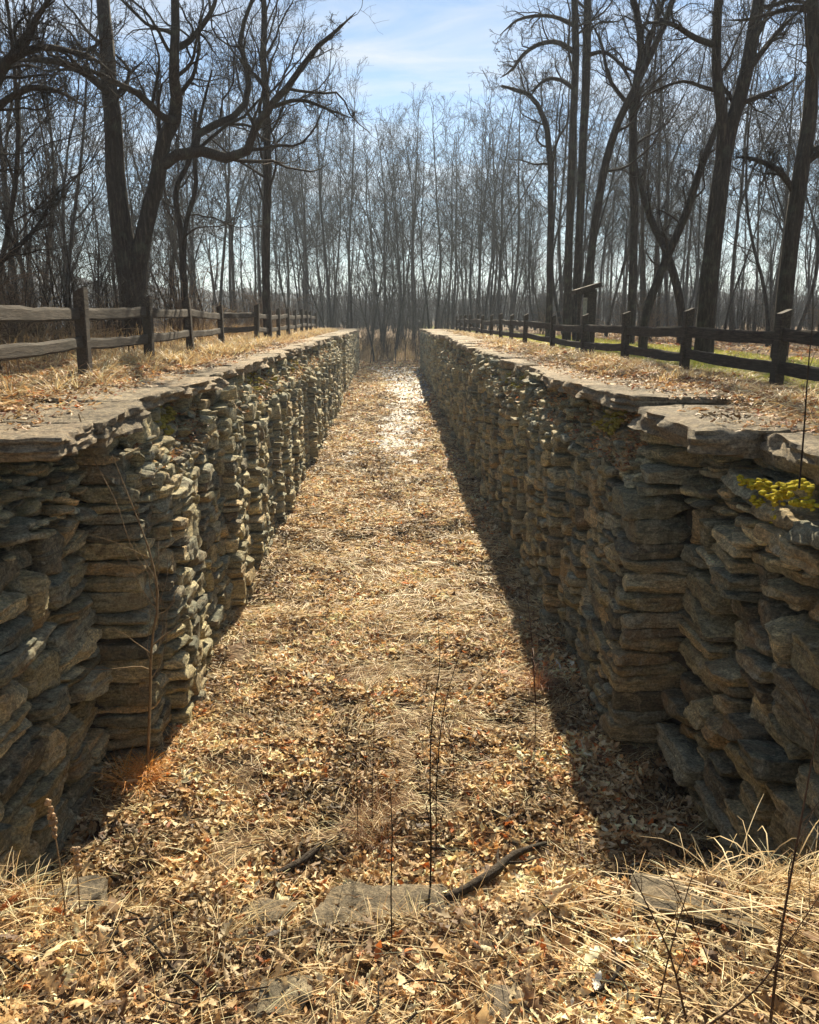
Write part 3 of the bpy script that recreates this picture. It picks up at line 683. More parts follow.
def scatter(n, xr, yr, kinds, sc, label, group, mind=1.8, avoid=None, placed=[]):
    c = 0; tries = 0
    while c < n and tries < 6000:
        tries += 1
        x = random.uniform(*xr); y_ = random.uniform(*yr)
        if avoid and avoid(x, y_): continue
        if any((x - a) ** 2 + (y_ - b) ** 2 < mind * mind for a, b in placed): continue
        placed.append((x, y_)); c += 1
        kd = random.choice(kinds); plant(kd, x, y_, random.uniform(0, 6.28), random.uniform(*sc), DESC[kd] + label[label.index(' tree'):] if ' tree' in label else label, group, (random.gauss(0, .03), random.gauss(0, .03)))
lane = lambda x, y: abs(x) < 5.2 + (0.02 * y if y < 68 else 0) and y < 78
scatter(16, (-32, -8.5), (28, 62), (0, 2, 3, 4, 5), (.75, 1.0), 'bare tree in the woods beyond the left fence', 'bare trees in the woods left of the lock', 2.6, lambda x, y: x > -0.14 * y - 3.5)
scatter(16, (9, 36), (42, 72), (0, 1, 2, 3, 4, 5), (.75, 1.0), 'bare tree in the woods beyond the right fence and lawn', 'bare trees in the woods right of the lock', 2.6, lambda x, y: x < 0.1 * y + 4)
scatter(28, (-55, -5.5), (60, 125), (0, 1, 2, 3), (.8, 1.05), 'hazy bare tree far back in the left woods', 'far bare trees on the left', 3)
scatter(28, (5.5, 62), (68, 130), (0, 1, 2, 3), (.8, 1.05), 'hazy bare tree far back in the right woods', 'far bare trees on the right', 3)
scatter(30, (-12, 14), (82, 125), (0, 1, 2, 3, 4, 5), (.75, .98), 'hazy bare tree closing the view beyond the far end of the lock', 'far bare trees behind the lock end', 2.6)
scatter(12, (-6, 6), (70, 84), (4, 5, 6), (.8, 1.0), 'thin dark tree growing just past the far end of the lock', 'thin trees just past the lock end', 1.3)
scatter(34, (-22, -6.4), (14, 50), (4, 5, 6, 7), (.7, 1.05), 'thin leaning tree in the thicket behind the left fence', 'thin trees of the left thicket', 1.0, lambda x, y: x > -0.13 * y - 4.3)
scatter(22, (11, 30), (26, 60), (4, 5, 6, 7), (.75, 1.05), 'thin tree among the big trunks beyond the right lawn', 'thin trees of the right woods', 1.2, lambda x, y: x < 0.12 * y + 6)

scatter(46, (-75, 75), (112, 175), (0, 1, 2, 3), (.8, 1.05), 'faint bare tree in the deepest hazy row of the woods', 'deepest row of bare trees', 2.6)

scatter(40, (-48, 50), (84, 140), (4, 5), (.9, 1.35), 'slim bare tree in the hazy background understory', 'slim trees of the far understory', 1.6)
scatter(30, (-40, 42), (72, 120), (6, 7, 4), (.9, 1.5), 'small bare tree low in the hazy background understory', 'small trees of the far understory', 1.3, lambda x, y: abs(x) < 6 and y < 80)

scatter(16, (-17, 18), (78, 108), (1, 3, 0), (.95, 1.12), 'tall bare tree just behind the lock end', 'tall trees behind the lock end', 3.0)
def far_wood():
    acc = Acc(); n = 5200; an = rng.uniform(-.62, .60, n); d = rng.uniform(120, 235, n); x = np.sin(an) * d; y = np.cos(an) * d
    h = rng.uniform(3, 15, n) * rng.uniform(.5, 1, n); K = 6; P = np.empty((n, K, 3)); P[:, 0] = np.stack([x, y, gz(x, y) - .3], -1); dv = unit(np.stack([rng.normal(0, .13, n), rng.normal(0, .13, n), np.ones(n)], -1))
    for k in range(1, K): dv = unit(dv + rng.normal(0, .07, (n, 3))); P[:, k] = P[:, k - 1] + dv * (h / (K - 1))[:, None]
    Rr = (.035 + .006 * h)[:, None] * np.linspace(1, .2, K)[None]; tubes(acc, P, Rr, 3)
    C1 = children(P, Rr, 7, .1, .7, .42, 5, .15, .06, .5, .02); tubes(acc, *C1, 3)
    tag(acc.build('far_wood', M_BARK2), kind='stuff', label='far off wood of thin grey trunks and brush closing the view')
far_wood()

# ------------------------------------------------------------ haze
hz, t, b, o = new_mat('haze_air'); t.nodes.remove(b)
v = nd(t, 'ShaderNodeVolumePrincipled', {'Color': (0.70, 0.84, 1.0, 1), 'Density': 0.0005, 'Anisotropy': 0.35}); t.links.new(v.outputs[0], o.inputs['Volume'])
hv = [(x, y, z) for z in (-16, 62) for x, y in ((-2700, -500), (2700, -500), (2700, 3100), (-2700, 3100))]
tag(mesh_obj('haze', hv, [[0, 3, 2, 1], [4, 5, 6, 7], [0, 1, 5, 4], [1, 2, 6, 5], [2, 3, 7, 6], [3, 0, 4, 7]], mat=hz, smooth=False), kind='stuff')
#==DETAILS==
# ------------------------------------------------------------ leaf litter
LP_ = np.array([(0.64, 0.47, 0.27), (0.78, 0.62, 0.40), (0.44, 0.28, 0.14), (0.24, 0.14, 0.07), (0.84, 0.72, 0.50), (0.56, 0.34, 0.15), (0.12, 0.07, 0.04), (0.55, 0.18, 0.05)])
LW = np.array([.20, .20, .14, .12, .14, .09, .08, .03])
def leaf_tmpl(detail):
    if detail == 2:
        w = [0.03, .16, .40, .20, .50, .24, .46, .18, .24, .02]; n = len(w)
        V = []
        for i, a in enumerate(w):
            xx = i / (n - 1) * 2 - 1
            V += [(xx + (0.10 if a > .3 else 0), a, 0), (xx, 0, 0), (xx + (0.10 if a > .3 else 0), -a, 0)]
    elif detail == 1:
        w = [0.03, .42, .30, .48, .05]; n = 5; V = []
        for i, a in enumerate(w): V += [(i / 2 - 1, a, 0), (i / 2 - 1, 0, 0), (i / 2 - 1, -a, 0)]
    else:
        w = [0.05, .5, .08]; n = 3; V = []
        for i, a in enumerate(w): V += [(i - 1, a, 0), (i - 1, 0, 0), (i - 1, -a, 0)]
    Q = []
    for i in range(n - 1):
        for k in range(2): a = i * 3 + k; Q.append((a, a + 1, a + 4, a + 3))
    return np.array(V, float), np.array(Q)
_lt = [leaf_tmpl(0), leaf_tmpl(1), leaf_tmpl(2)]
def leaves(acc, x, y, z, size, detail, lift=0.03, tilt=0.55, pal=LP_, pw=LW):
    T, Q = _lt[detail]; n = len(x)
    if n == 0: return
    s = size * rng.uniform(0.6, 1.3, n) / 2
    c1 = rng.normal(0.1, 0.45, n)[:, None]; c2 = rng.normal(0.0, 0.6, n)[:, None]; asp = rng.uniform(.6, 1.05, n)[:, None]
    P = np.repeat(T[None], n, 0); lx, ly = P[..., 0], P[..., 1] * asp
    lz = c1 * lx ** 2 * .5 + c2 * np.abs(ly) * .9 + rng.normal(0, .06, lx.shape)
    P = np.stack([lx, ly, lz], -1) * s[:, None, None]
    ax = unit(np.stack([np.sin(rng.normal(0, tilt, n)), np.sin(rng.normal(0, tilt, n)), np.ones(n)], -1))
    h = rng.uniform(0, 6.283, n); u = np.stack([np.cos(h), np.sin(h), np.zeros(n)], -1); u = unit(u - ax * (u * ax).sum(1)[:, None]); v = np.cross(ax, u)
    M = np.stack([u, v, ax], 1)
    P = np.einsum('nvi,nij->nvj', P, M) + np.stack([x, y, z + rng.random(n) * lift], -1)[:, None]
    va = 1.02 + 1.0 * n2(x, y, .9, 41) + 1.1 * n2(x, y, 3.1, 42)
    col = pal[rng.choice(len(pal), n, p=pw)] * rng.uniform(.7, 1.25, (n, 1)) * va[:, None] * np.array([1.03, 1.0, .90]); col = col.clip(0, .92)
    acc.add(P, Q[None] + (np.arange(n) * len(T))[:, None, None], None, np.repeat(col[:, None], len(T), 1))
def inlock(y): return np.where(y < 7.7, XN - 0.0, XF + 0.0)
def rnd_floor(n, y0, y1, pw=1.0, side=1.02):
    y = y0 + (y1 - y0) * rng.random(n) ** pw; x = rng.uniform(-1, 1, n) * inlock(y) * side; return x, y
def wet(x, y):
    c = 0.75 + 0.5 * np.sin(y * .16) ; w_ = 0.55 + 0.034 * (y - 26) ; return (w_ - np.abs(x - c)) * sstep(25, 31, y) * (1 - sstep(62, 68, y)) + n2(x, y * .6, 1.6, 31) * 1.3 + n2(x, y, 5, 33) * .7 - .06 - 2 * (y < 25) - 2 * (y > 67)
def silt():
    xs = np.arange(-2.3, 2.31, .07); ys = np.arange(25, 67, .12); X, Y = np.meshgrid(xs, ys); K = wet(X, Y) > -.03; Z = gz(X, Y) + .012
    nx = len(xs); i = np.arange(len(ys) - 1)[:, None] * nx + np.arange(nx - 1)[None]; q = np.stack([i, i + 1, i + nx + 1, i + nx], -1)[(K[:-1, :-1] & K[1:, 1:] & K[1:, :-1] & K[:-1, 1:])]
    us, inv = np.unique(q, return_inverse=True)
    m, t, b, o = new_mat('pale_wet_silt', 0.7, 0.25); f = noise(t, pos(t), 14, 6, .7); t.links.new(ramp(t, f, [(.38, (.14, .12, .10)), (.62, (.42, .42, .42))]), b.inputs['Base Color']); bump(t, b, f, .8, .03)
    tag(mesh_obj('wet_path', np.stack([X, Y, Z], -1).reshape(-1, 3)[us], inv.reshape(-1, 4), mat=m), kind='structure')
silt()
acc = Acc()
x, y = rnd_floor(19000, 1.6, 5.0); leaves(acc, x, y, gz(x, y), 0.068, 2, 0.04, .7)
x, y = rnd_floor(1100, 1.6, 5.0); leaves(acc, x, y, gz(x, y) + .02, 0.12, 2, 0.04)
x, y = rnd_floor(26000, 1.6, 5.0); leaves(acc, x, y, gz(x, y), 0.028, 0, 0.045, .8)
x, y = rnd_floor(34000, 4.8, 9.5); k = n2(x, y, 2.6, 12) < .2; x, y = x[k], y[k]; leaves(acc, x, y, gz(x, y), 0.10, 1, 0.06)
x, y = rnd_floor(30000, 9.0, 18); k = n2(x, y, 1.8, 12) < .2; x, y = x[k], y[k]; leaves(acc, x, y, gz(x, y), 0.11, 0, 0.06)
x, y = rnd_floor(26000, 17, 40, 1.3); k = (wet(x, y) < 0) | (rng.random(len(x)) < .3); x, y = x[k], y[k]; leaves(acc, x, y, gz(x, y) + .01, 0.13, 0, 0.06)
x, y = rnd_floor(12000, 38, 75); k = (wet(x, y) < 0) | (rng.random(len(x)) < .3); x, y = x[k], y[k]; leaves(acc, x, y, gz(x, y) + .01, 0.20, 0, 0.07)
tag(acc.build('leaf_litter', M_LEAF), kind='stuff', label='thick fallen brown leaves covering the lock floor and front bank')
# ------------------------------------------------------------ dry grass
SP_ = np.array([(0.68, 0.52, 0.29), (0.80, 0.66, 0.42), (0.54, 0.37, 0.18), (0.40, 0.24, 0.11), (0.86, 0.76, 0.54)])
def straw(acc, x, y, z, L, elev, head, width, K=5, droop=1.2, pal=SP_):
    n = len(x); L = np.broadcast_to(L, (n,)) * rng.uniform(.6, 1.25, n); e = np.broadcast_to(elev, (n,)) + rng.normal(0, .15, n); h = np.array(head, float)
    P = np.empty((n, K, 3)); P[:, 0] = np.stack([x, y, z], -1); st = L / (K - 1); dh = rng.normal(0, .25, n)
    dr = droop * rng.uniform(.4, 1.3, n)
    for k in range(1, K):
        P[:, k] = P[:, k - 1] + (st[:, None] * np.stack([np.cos(h) * np.cos(e), np.sin(h) * np.cos(e), np.sin(e)], -1)); e = e - dr / K; h = h + dh / K
    lowest = gz(P[..., 0], P[..., 1]) + 0.004 if FLOORCLAMP else -99
    P[..., 2] = np.maximum(P[..., 2], lowest)
    side = np.stack([-np.sin(h), np.cos(h), rng.normal(0, .5, n)], -1); side = unit(side)[:, None]
    wv = (width * rng.uniform(.6, 1.3, n))[:, None, None] * np.array([1, 1, .9, .7, .25])[None, :K, None] / 2
    V = np.stack([P - side * wv, P + side * wv], 2)
    i = (np.arange(n) * K * 2)[:, None] + (np.arange(K - 1) * 2)[None]
    Q = np.stack([i, i + 1, i + 3, i + 2], -1)
    c = (pal[rng.integers(0, len(pal), n)] * rng.uniform(.75, 1.25, (n, 1)) * np.array([1.04, 1.0, .84])).clip(0, .92)
    acc.add(V, Q, None, np.repeat(c[:, None], K * 2, 1))
FLOORCLAMP = False
acc = Acc()
LB = np.array([(0.50, 0.36, 0.20), (0.62, 0.46, 0.28), (0.40, 0.22, 0.10), (0.28, 0.15, 0.08), (0.55, 0.30, 0.12), (0.36, 0.13, 0.06)]); LBW = np.array([.25, .2, .2, .13, .14, .08])
for s in (-1, 1):
    n = 17000; y = 2 + 14 * rng.random(n); x = s * (3.3 + 4.8 * rng.random(n) ** 1.1); k = (x < 6.1) | (rng.random(n) < .15); x, y = x[k], y[k]; leaves(acc, x, y, gz(x, y), 0.09, 1 , 0.04, .45, LB, LBW)
    n = 20000; y = 14 + 40 * rng.random(n) ** 1.3; x = s * (3.2 + 6.5 * rng.random(n) ** 1.1); k = (x < 5.6) | (n2(x, y, .8, 3) > .05); k &= (x < 5.9) | (rng.random(n) < .08); x, y = x[k], y[k]; leaves(acc, x, y, gz(x, y), 0.13, 0, 0.05, .45, LB, LBW)
    n = 4200; y = 1 + 30 * rng.random(n); x = s * (np.array([cope_edge(a, s) for a in y]) + .25 + 1.0 * rng.random(n) ** .6); z = np.array([cope_z(a, s) for a in y]) + .012 - (.07 if s > 0 else .02) * (y < 8); leaves(acc, x, y, z, 0.075, 1, 0.015, .3, LB, LBW)
    n = 2200; y = 1 + 30 * rng.random(n); x = s * (np.array([cope_edge(a, s) for a in y]) + .75 + .7 * rng.random(n)); k = n2(x, y, 1.7, 50) > 0; x, y = x[k], y[k]; FLOORCLAMP = False; straw(acc, x, y, np.array([cope_z(a, s) for a in y]) + .0, .14, .2, rng.uniform(0, 6.3, len(x)), .004, droop=.5)
    # leaves caught on the broken top courses
    n = 2600; y = 8.4 + 33 * rng.random(n) ** 1.4; u = rng.random(n); x = s * (XF + .03 + .35 * (1 - u)); leaves(acc, x, y, -0.24 - .55 * u, 0.08, 0, 0.03, .6, LB, LBW)
tag(acc.build('bank_leaves', M_LEAF), kind='stuff', label='fallen orange brown leaves on the banks beside the fences')
acc = Acc()
n = 16000; y = 10 + 60 * rng.random(n); x = np.where(rng.random(n) < .5, -8 - 16 * rng.random(n), 10 + 20 * rng.random(n)); leaves(acc, x, y, gz(x, y), 0.2, 0, 0.05, .5, LB, LBW)
tag(acc.build('woodland_leaves', M_LEAF), kind='stuff', label='fallen leaves under the trees of the surrounding woods')

# ------------------------------------------------------------ dry grass on the floor
FLOORCLAMP = True
acc = Acc()
def mat_straw(n, y0, y1, L, wd, thr, pw=1.0, sc=1.1):
    x, y = rnd_floor(n, y0, y1, pw); k = n2(x, y, sc, 12) > thr; x, y = x[k], y[k]; k = wet(x, y) < 0; x, y = x[k], y[k]
    h = 1.6 * n2(x, y, 1.1, 15) * 2 + rng.normal(0, .7, len(x)) + np.where(rng.random(len(x)) < .5, 0, math.pi)
    straw(acc, x, y, gz(x, y) + .02 + .04 * rng.random(len(x)), L, 0.12, h, wd, droop=.5)
mat_straw(6500, 1.8, 5.2, .2, .0026, -.06); mat_straw(24000, 4.8, 12, .19, .005, -.12, 1, 2.6); mat_straw(30000, 11, 30, .27, .010, -.08, 1.3, 1.8); mat_straw(10000, 28, 70, .4, .022, -.08, 1, 1.2)
def tuft(acc, cx, cy, r, n, L, elev=1.1, wd=.004, pal=SP_, droop=1.4):
    a = rng.uniform(0, 6.283, n); rr = r * rng.random(n) ** .7 * .5; x = cx + rr * np.cos(a); y = cy + rr * np.sin(a)
    straw(acc, x, y, gz(x, y), L, elev - rr / max(r, .01) * .7, a + rng.normal(0, .5, n), wd, droop=droop, pal=pal)
for _ in range(34): 
    yy = random.uniform(1.9, 3.5); tuft(acc, random.uniform(-2.8, 2.8), yy, .14, 50, .16, .6, .003)
for _ in range(170):
    yy = random.uniform(5, 45) ; tuft(acc, random.uniform(-1, 1) * float(inlock(np.array(yy))) * .95, yy, .2, 26, .24, .7, .004 + .0004 * yy)
BP = np.array([(.30, .17, .08), (.20, .11, .05), (.42, .25, .12)])
for _ in range(90):
    yy = random.uniform(5, 34) ; tuft(acc, random.uniform(-1, 1) * float(inlock(np.array(yy))) * .9, yy, .35, 60, .20, .8, .004 + .0004 * yy, BP)
# tufts along the front lip, leaning out over the drop
for _ in range(75):
    xx = random.uniform(-2.9, 2.9); 
    if abs(xx) < 1.3 and random.random() < .7: continue
    tuft(acc, xx, 3.3 + random.uniform(-.12, .25), .14, 40, .24, .7, .0032)
tag(acc.build('dry_grass', M_STRAW), kind='stuff', label='matted straw coloured dead grass on the lock floor')
acc = Acc()
for s in (-1, 1):
    n = 15000; y = 2 + 14 * rng.random(n); x = s * (3.5 + 3.6 * rng.random(n)); k = n2(x, y, 1.0, 20) > (-.02 if s < 0 else -.12); x, y = x[k], y[k]
    straw(acc, x, y, gz(x, y) + .02, .2, .35, rng.uniform(0, 6.3, len(x)), .005, droop=1.0)
    n = 12000; y = 14 + 45 * rng.random(n) ** 1.2; x = s * (3.4 + 3.0 * rng.random(n)); 
    straw(acc, x, y, gz(x, y), .24, .9 if s < 0 else .5, rng.uniform(0, 6.3, n), .012, droop=.9)
    for _ in range(150):
        yy = 4 + 45 * random.random() ** 1.5; tuft(acc, s * (4.1 + random.gauss(0, .35)), yy, .25, 34, .3 if s < 0 else .22, 1.15, .004 + .0003 * yy)
tag(acc.build('bank_grass', M_STRAW), kind='stuff', label='dry golden grass growing along both fences')
acc = Acc()
GP = np.array([(.42, .46, .06), (.56, .56, .10), (.70, .62, .20), (.32, .38, .06)])
n = 60000; y = 4 + 50 * rng.random(n) ** 1.2; x = 5.7 + 5.4 * rng.random(n); straw(acc, x, y, gz(x, y), .10, 1.0, rng.uniform(0, 6.3, n), .012, droop=.9, pal=GP)
tag(acc.build('lawn_grass', M_STRAW), kind='stuff', label='short yellow green grass strip beyond the right fence')
# long bleached reed stalks swept across the front right corner
acc = Acc()
n = 250; x = 0.9 + 2.0 * rng.random(n); y = 2.2 + 1.35 * rng.random(n); h = rng.normal(-0.75, .22, n)
straw(acc, x - .35, y + .25, gz(x - .35, y + .25) + .03 + .07 * rng.random(n), .7, .12, h, .005, droop=.5, pal=np.array([(.66, .52, .32), (.75, .63, .43), (.55, .40, .22)]))
n = 170; x = 1.45 + 1.3 * rng.random(n); y = 3.2 + .35 * rng.random(n)
straw(acc, x, y, gz(x, y) + .03, .5, .5, rng.normal(0.0, .9, n) , .005, droop=2.2, pal=np.array([(.66, .52, .32), (.75, .63, .43), (.55, .40, .22)]))
n = 130; x = -2.8 + 1.2 * rng.random(n); y = 2.9 + .5 * rng.random(n)
straw(acc, x, y, gz(x, y) + .03, .4, .6, rng.uniform(0, 6.3, n), .0045, droop=1.8)
tag(acc.build('reed_stalks', M_STRAW), kind='stuff', label='long bleached reed stalks lying over the front right bank')
# rusty dead fern clumps at the foot of the left wall
FP = np.array([(.72, .36, .09), (.80, .46, .16), (.55, .24, .06)])
def clump(name, label, cx, cy, n, L, r, pal, wd=.006, elev=1.0, cat='dead fern', group=None):
    a = Acc(); [tuft(a, cx + random.gauss(0, r * .45), cy + random.gauss(0, r * .45), r * .6, n // 6, L * random.uniform(.6, 1.1), elev, wd, pal, 1.9) for _ in range(6)]; o = a.build(name, M_STRAW); z = gzf(cx, cy)
    o.data.transform(__import__('mathutils').Matrix.Translation((-cx, -cy, -z))); o.location = (cx, cy, z); tag(o, label, cat, group); return o
def on_floor(px, py, zf=-3.62):
    u = (px - 409.5) / 819; v = (512 - py) / 819
    dy_, dz = math.cos(TH) + v * math.sin(TH), v * math.cos(TH) - math.sin(TH)
    wx = u * math.cos(YW) - dy_ * math.sin(YW); wy = u * math.sin(YW) + dy_ * math.cos(YW); k = (zf - EYE) / dz
    return wx * k, wy * k
for px, py, n, L, lb in ((142, 778, 520, .36, 'rusty orange dead fern clump at the foot of the left wall beside the sapling'), (188, 706, 300, .24, 'smaller rusty orange fern clump farther along the left wall foot'), (172, 738, 200, .2, 'low rusty fern tuft between the two larger clumps by the left wall')):
    cx, cy = on_floor(px, py); clump('dead_fern', lb, cx, cy, n, L, .3, FP)
cx, cy = on_floor(536, 690); clump('dead_weed_clump', 'reddish brown dead weed clump in the shade edge by the right wall', cx, cy, 160, .5, .2, np.array([(.22, .09, .05), (.3, .15, .08)]), .005, 1.3, 'dead weed')
cx, cy = on_floor(365, 832); clump('dead_weed_clump', 'reddish brown tuft of dead stems in the middle of the floor behind the log', cx, cy, 260, .38, .4, np.array([(.30, .14, .06), (.4, .22, .1), (.2, .1, .05)]), .004, 1.2, 'dead weed')
cx, cy = on_floor(384, 800); clump('dead_weed_clump', 'sparse tuft of thin dead stems just behind the reddish tuft', cx, cy, 90, .5, .3, np.array([(.30, .16, .08), (.2, .1, .05)]), .004, 1.3, 'dead weed')

# ------------------------------------------------------------ saplings and sticks
M_RED = bark_mat('red_twig', (0.11, 0.05, 0.035), (0.2, 0.10, 0.07), 3)
M_TAN = bark_mat('tan_twig', (0.36, 0.26, 0.15), (0.52, 0.39, 0.25), 3)
def stemlet(name, label, base, pts, r0, n, ratio, mat, sub=3, cat='sapling', ang=.7, trop=.05, t0=.25, tipr=.25):
    """pts: offsets from base"""
    root = empty(name, tuple(base)); tag(root, label, cat); a = Acc()
    P = [np.array([0, 0, -.05])] + [np.array(p, float) for p in pts]; R = np.linspace(r0, r0 * tipr, len(P))
    Q, S = resample(P, R, 16); tubes(a, Q[None], S[None], 6); a.build('stem', mat, root)
    if n:
        c = Acc(); L1 = children(Q[None], S[None], n, t0, ang, ratio, 7, .14, trop, .55, .0016); tubes(c, *L1, 4)
        if sub: L2 = children(*L1, sub, .3, .6, .45, 4, .15, trop, .6, .0012); tubes(c, *L2, 3)
        c.build('twigs', mat, root)
    return root
def px_stem(name, label, Y, pts, r0, n, ratio, mat, base_z=None, **k):
    W = [at(px, py, Y + (d[0] if d else 0)) for px, py, *d in pts]; b = W[0].copy()
    return stemlet(name, label, b, [w_ - b for w_ in W[1:]], r0, n, ratio, mat, **k)
_, Yl = on_floor(148, 750)
px_stem('sapling', 'bare sapling with pale side twigs at the foot of the left wall', Yl, [(147, 762, -.35), (150, 700, -.5), (152, 640, -.62), (158, 600, -.7), (152, 560, -.8), (134, 510, -.95), (112, 455, -1.1)], .016, 20, .30, M_TAN, sub=3, ang=1.0)
_, Yc = on_floor(430, 893)
px_stem('sapling', 'thin upright dark stem standing in the middle of the floor', Yc, [(430, 895), (431, 840), (430, 780), (432, 720), (440, 660), (437, 610)], .009, 8, .28, M_TWIG, sub=2)
px_stem('sapling', 'second thin stem leaning right beside the upright one on the floor', Yc + .6, [(436, 850), (438, 760), (446, 700), (456, 665), (474, 620)], .006, 6, .3, M_TWIG, sub=2)
px_stem('sapling', 'short thin bare stem on the front bank left of the middle', 3.0, [(392, 940), (391, 890), (392, 830), (390, 780)], .004, 5, .3, M_TWIG, sub=1)
_, Yr = on_floor(534, 705)
px_stem('sapling', 'spindly reddish sapling at the edge of the right wall shadow', Yr, [(536, 700), (533, 660), (530, 620), (524, 575)], .008, 9, .35, M_RED, sub=3)
M_STEM = bark_mat('brown_stem', (0.15, 0.09, 0.055), (0.28, 0.18, 0.11), 3)
px_stem('sapling', 'brown whip of a sapling bending along the right picture edge', 2.35, [(772, 1010), (780, 940), (790, 880), (803, 810), (812, 760), (826, 690)], .0055, 6, .3, M_STEM, sub=2)
px_stem('sapling', 'dark reddish twig in the front right corner leaning over the reeds', 2.5, [(655, 1020), (668, 960), (685, 900), (697, 860)], .0038, 5, .35, M_STEM, sub=2)
px_stem('sapling', 'dark reddish twig crossing in front of the right wall base', 2.7, [(728, 1000), (700, 940), (672, 880), (655, 832)], .0036, 4, .3, M_STEM, sub=2)
px_stem('sapling', 'slanting brown twig rising from the front right bank to the picture corner', 2.3, [(700, 1020), (760, 985), (790, 940), (830, 880)], .004, 5, .4, M_STEM, sub=2)
px_stem('sapling', 'second dark reddish twig left of the reed heap', 2.45, [(690, 1020), (668, 950), (640, 890), (622, 850)], .005, 4, .3, M_STEM, sub=2)
px_stem('weed_stalk', 'tall dry twig standing on the right wall top against the sky edge', 4.6, [(800, 480), (804, 430), (808, 370), (813, 310), (812, 270)], .006, 6, .22, M_TWIG, sub=2, cat='weed stalk')
px_stem('hanging_vine', 'pale vine hanging down the left wall from the coping', 7.35, [(78, 408, -.45), (92, 455, -.35), (115, 500, -.3), (133, 550, -.2), (158, 590, -.1), (163, 640, 0)], .006, 5, .25, M_TAN, sub=1, cat='vine')
px_stem('hanging_vine', 'thin looping vine across the left wall stones lower down', 7.2, [(120, 540, -.2), (142, 590, -.1), (160, 618, 0), (145, 612, -.1), (116, 602, -.2), (104, 585, -.3)], .004, 2, .2, M_TAN, sub=0, cat='vine')
px_stem('hanging_vine', 'pale vine arching over the far broken courses of the left wall', 9.0, [(190, 440), (205, 455), (225, 462), (248, 460)], .004, 2, .2, M_TAN, sub=0, cat='vine')
def seed_stalk(label, Y, pts):
    root = px_stem('seed_stalk', label, Y, pts, .0045, 0, .1, M_TAN, cat='weed stalk', tipr=.5)
    W = [at(px, py, Y) - np.array(root.location) for px, py in pts]; a = Acc(); top = W[-1]; d = W[-1] - W[-2]
    n = 46; t = rng.random(n) * 1.0; C = top - d * t[:, None] * .9 + rng.normal(0, .006, (n, 3))
    stones(a, C, rng.uniform(.005, .010, (n, 3)), rng.uniform(0, 3, n), (3, 3, 3), pick(n, np.array([(.42, .28, .15), (.55, .38, .22)])), .1, 2, 5, .002)
    a.build('seed_head', M_STRAW, root)
seed_stalk('dry weed stalk with a fluffy brown seed head at the front left', 3.3, [(66, 930), (62, 880), (56, 840), (49, 800)])
seed_stalk('shorter dry seed stalk just right of the tallest front left one', 3.35, [(80, 930), (79, 895), (77, 870), (76, 848)])
for i_, (px_, py_, h_, lb_) in enumerate(((345, 800, .55, 'fine upright dead stem just left of the reddish tuft'), (358, 838, .7, 'fine upright dead stem rising from the reddish tuft'), (372, 815, .8, 'fine dead stem leaning right behind the reddish tuft'), (313, 792, .6, 'lone fine stem far left of the reddish tuft'), (455, 780, .6, 'short fine stem right of the two tall thin stems'), (236, 690, .45, 'tiny pale stem in the sun near the left wall'), (560, 640, .6, 'fine stem at the foot of the right wall'))):
    fx_, fy_ = on_floor(px_, py_); ln = random.gauss(0, .12)
    stemlet('weed_stalk', lb_, (fx_, fy_, gzf(fx_, fy_)), [(ln * .3, 0, h_ * .5), (ln, 0.03, h_), (ln * 1.6, 0.05, h_ * 1.5)], .0045, 7, .35, M_TWIG, 2, 'weed stalk')
def stick(name, label, p0, p1, r, Z=None, mat=None, fork=2, lift=.03, cat='fallen branch', zf=-3.6):
    def res(p):
        x, y = on_floor(p[0], p[1], zf); 
        for _ in range(4): z = gzf(x, y); x, y = on_floor(p[0], p[1], z + r)
        return np.array([x, y, gzf(x, y) + r + lift * .5])
    a, b = res(p0), res(p1); d = b - a
    side = unit(np.cross(d, [0, 0, 1])); q1 = a + d * .35 + side * np.linalg.norm(d) * .04; q2 = a + d * .7 - side * np.linalg.norm(d) * .03
    q1[2] = max(q1[2], gzf(q1[0], q1[1]) + r + lift); q2[2] = max(q2[2], gzf(q2[0], q2[1]) + r + lift)
    root = empty(name, tuple(a)); tag(root, label, cat); acc = Acc()
    Q, S = resample([a - a, q1 - a, q2 - a, b - a], [r * .9, r, r * .8, r * .45], 14); S = S * (1 + .12 * np.sin(np.arange(14) * 2.3)); tubes(acc, Q[None], S[None], 8)
    e = len(Q); Vc = [Q[0], Q[-1]]; n0 = acc.n; acc.add(np.array(Vc), None, None)
    acc.T.append(np.array([(n0, (k + 1) % 8, k) for k in range(8)])); acc.T.append(np.array([(n0 + 1, 13 * 8 + k, 13 * 8 + (k + 1) % 8) for k in range(8)]))
    acc.build('bark_stem', mat or M_BARK2, root)
    if fork:
        c = Acc(); L1 = children(Q[None], S[None], fork, .3, .7, .3, 6, .1, .0, .5, .002, flat=.9); tubes(c, *L1, 5); c.build('side_twig', mat or M_BARK2, root)
stick('fallen_branch', 'thick dark fallen branch lying right of the middle near the front', (446, 903), (546, 846), .040, fork=3, lift=.06)
stick('fallen_log', 'dark rotten log lying left of the reddish tuft', (270, 876), (345, 834), .04, fork=0, mat=M_BARK2, cat='log', lift=-.02)
stick('fallen_branch', 'short pale stick lying alone in the sun right of the middle', (466, 699), (489, 664), .024, fork=0, mat=M_TAN)
stick('fallen_branch', 'long thin dark stick running left from the thick branch', (395, 838), (490, 862), .014, fork=1, mat=M_BARK)
stick('fallen_branch', 'thin straight stick slanting up at the left of the floor', (186, 905), (218, 868), .011, fork=0, mat=M_TAN)
stick('fallen_branch', 'pale stick pointing to the far end left of the thin stems', (330, 680), (350, 705), .012, fork=0, mat=M_TAN)
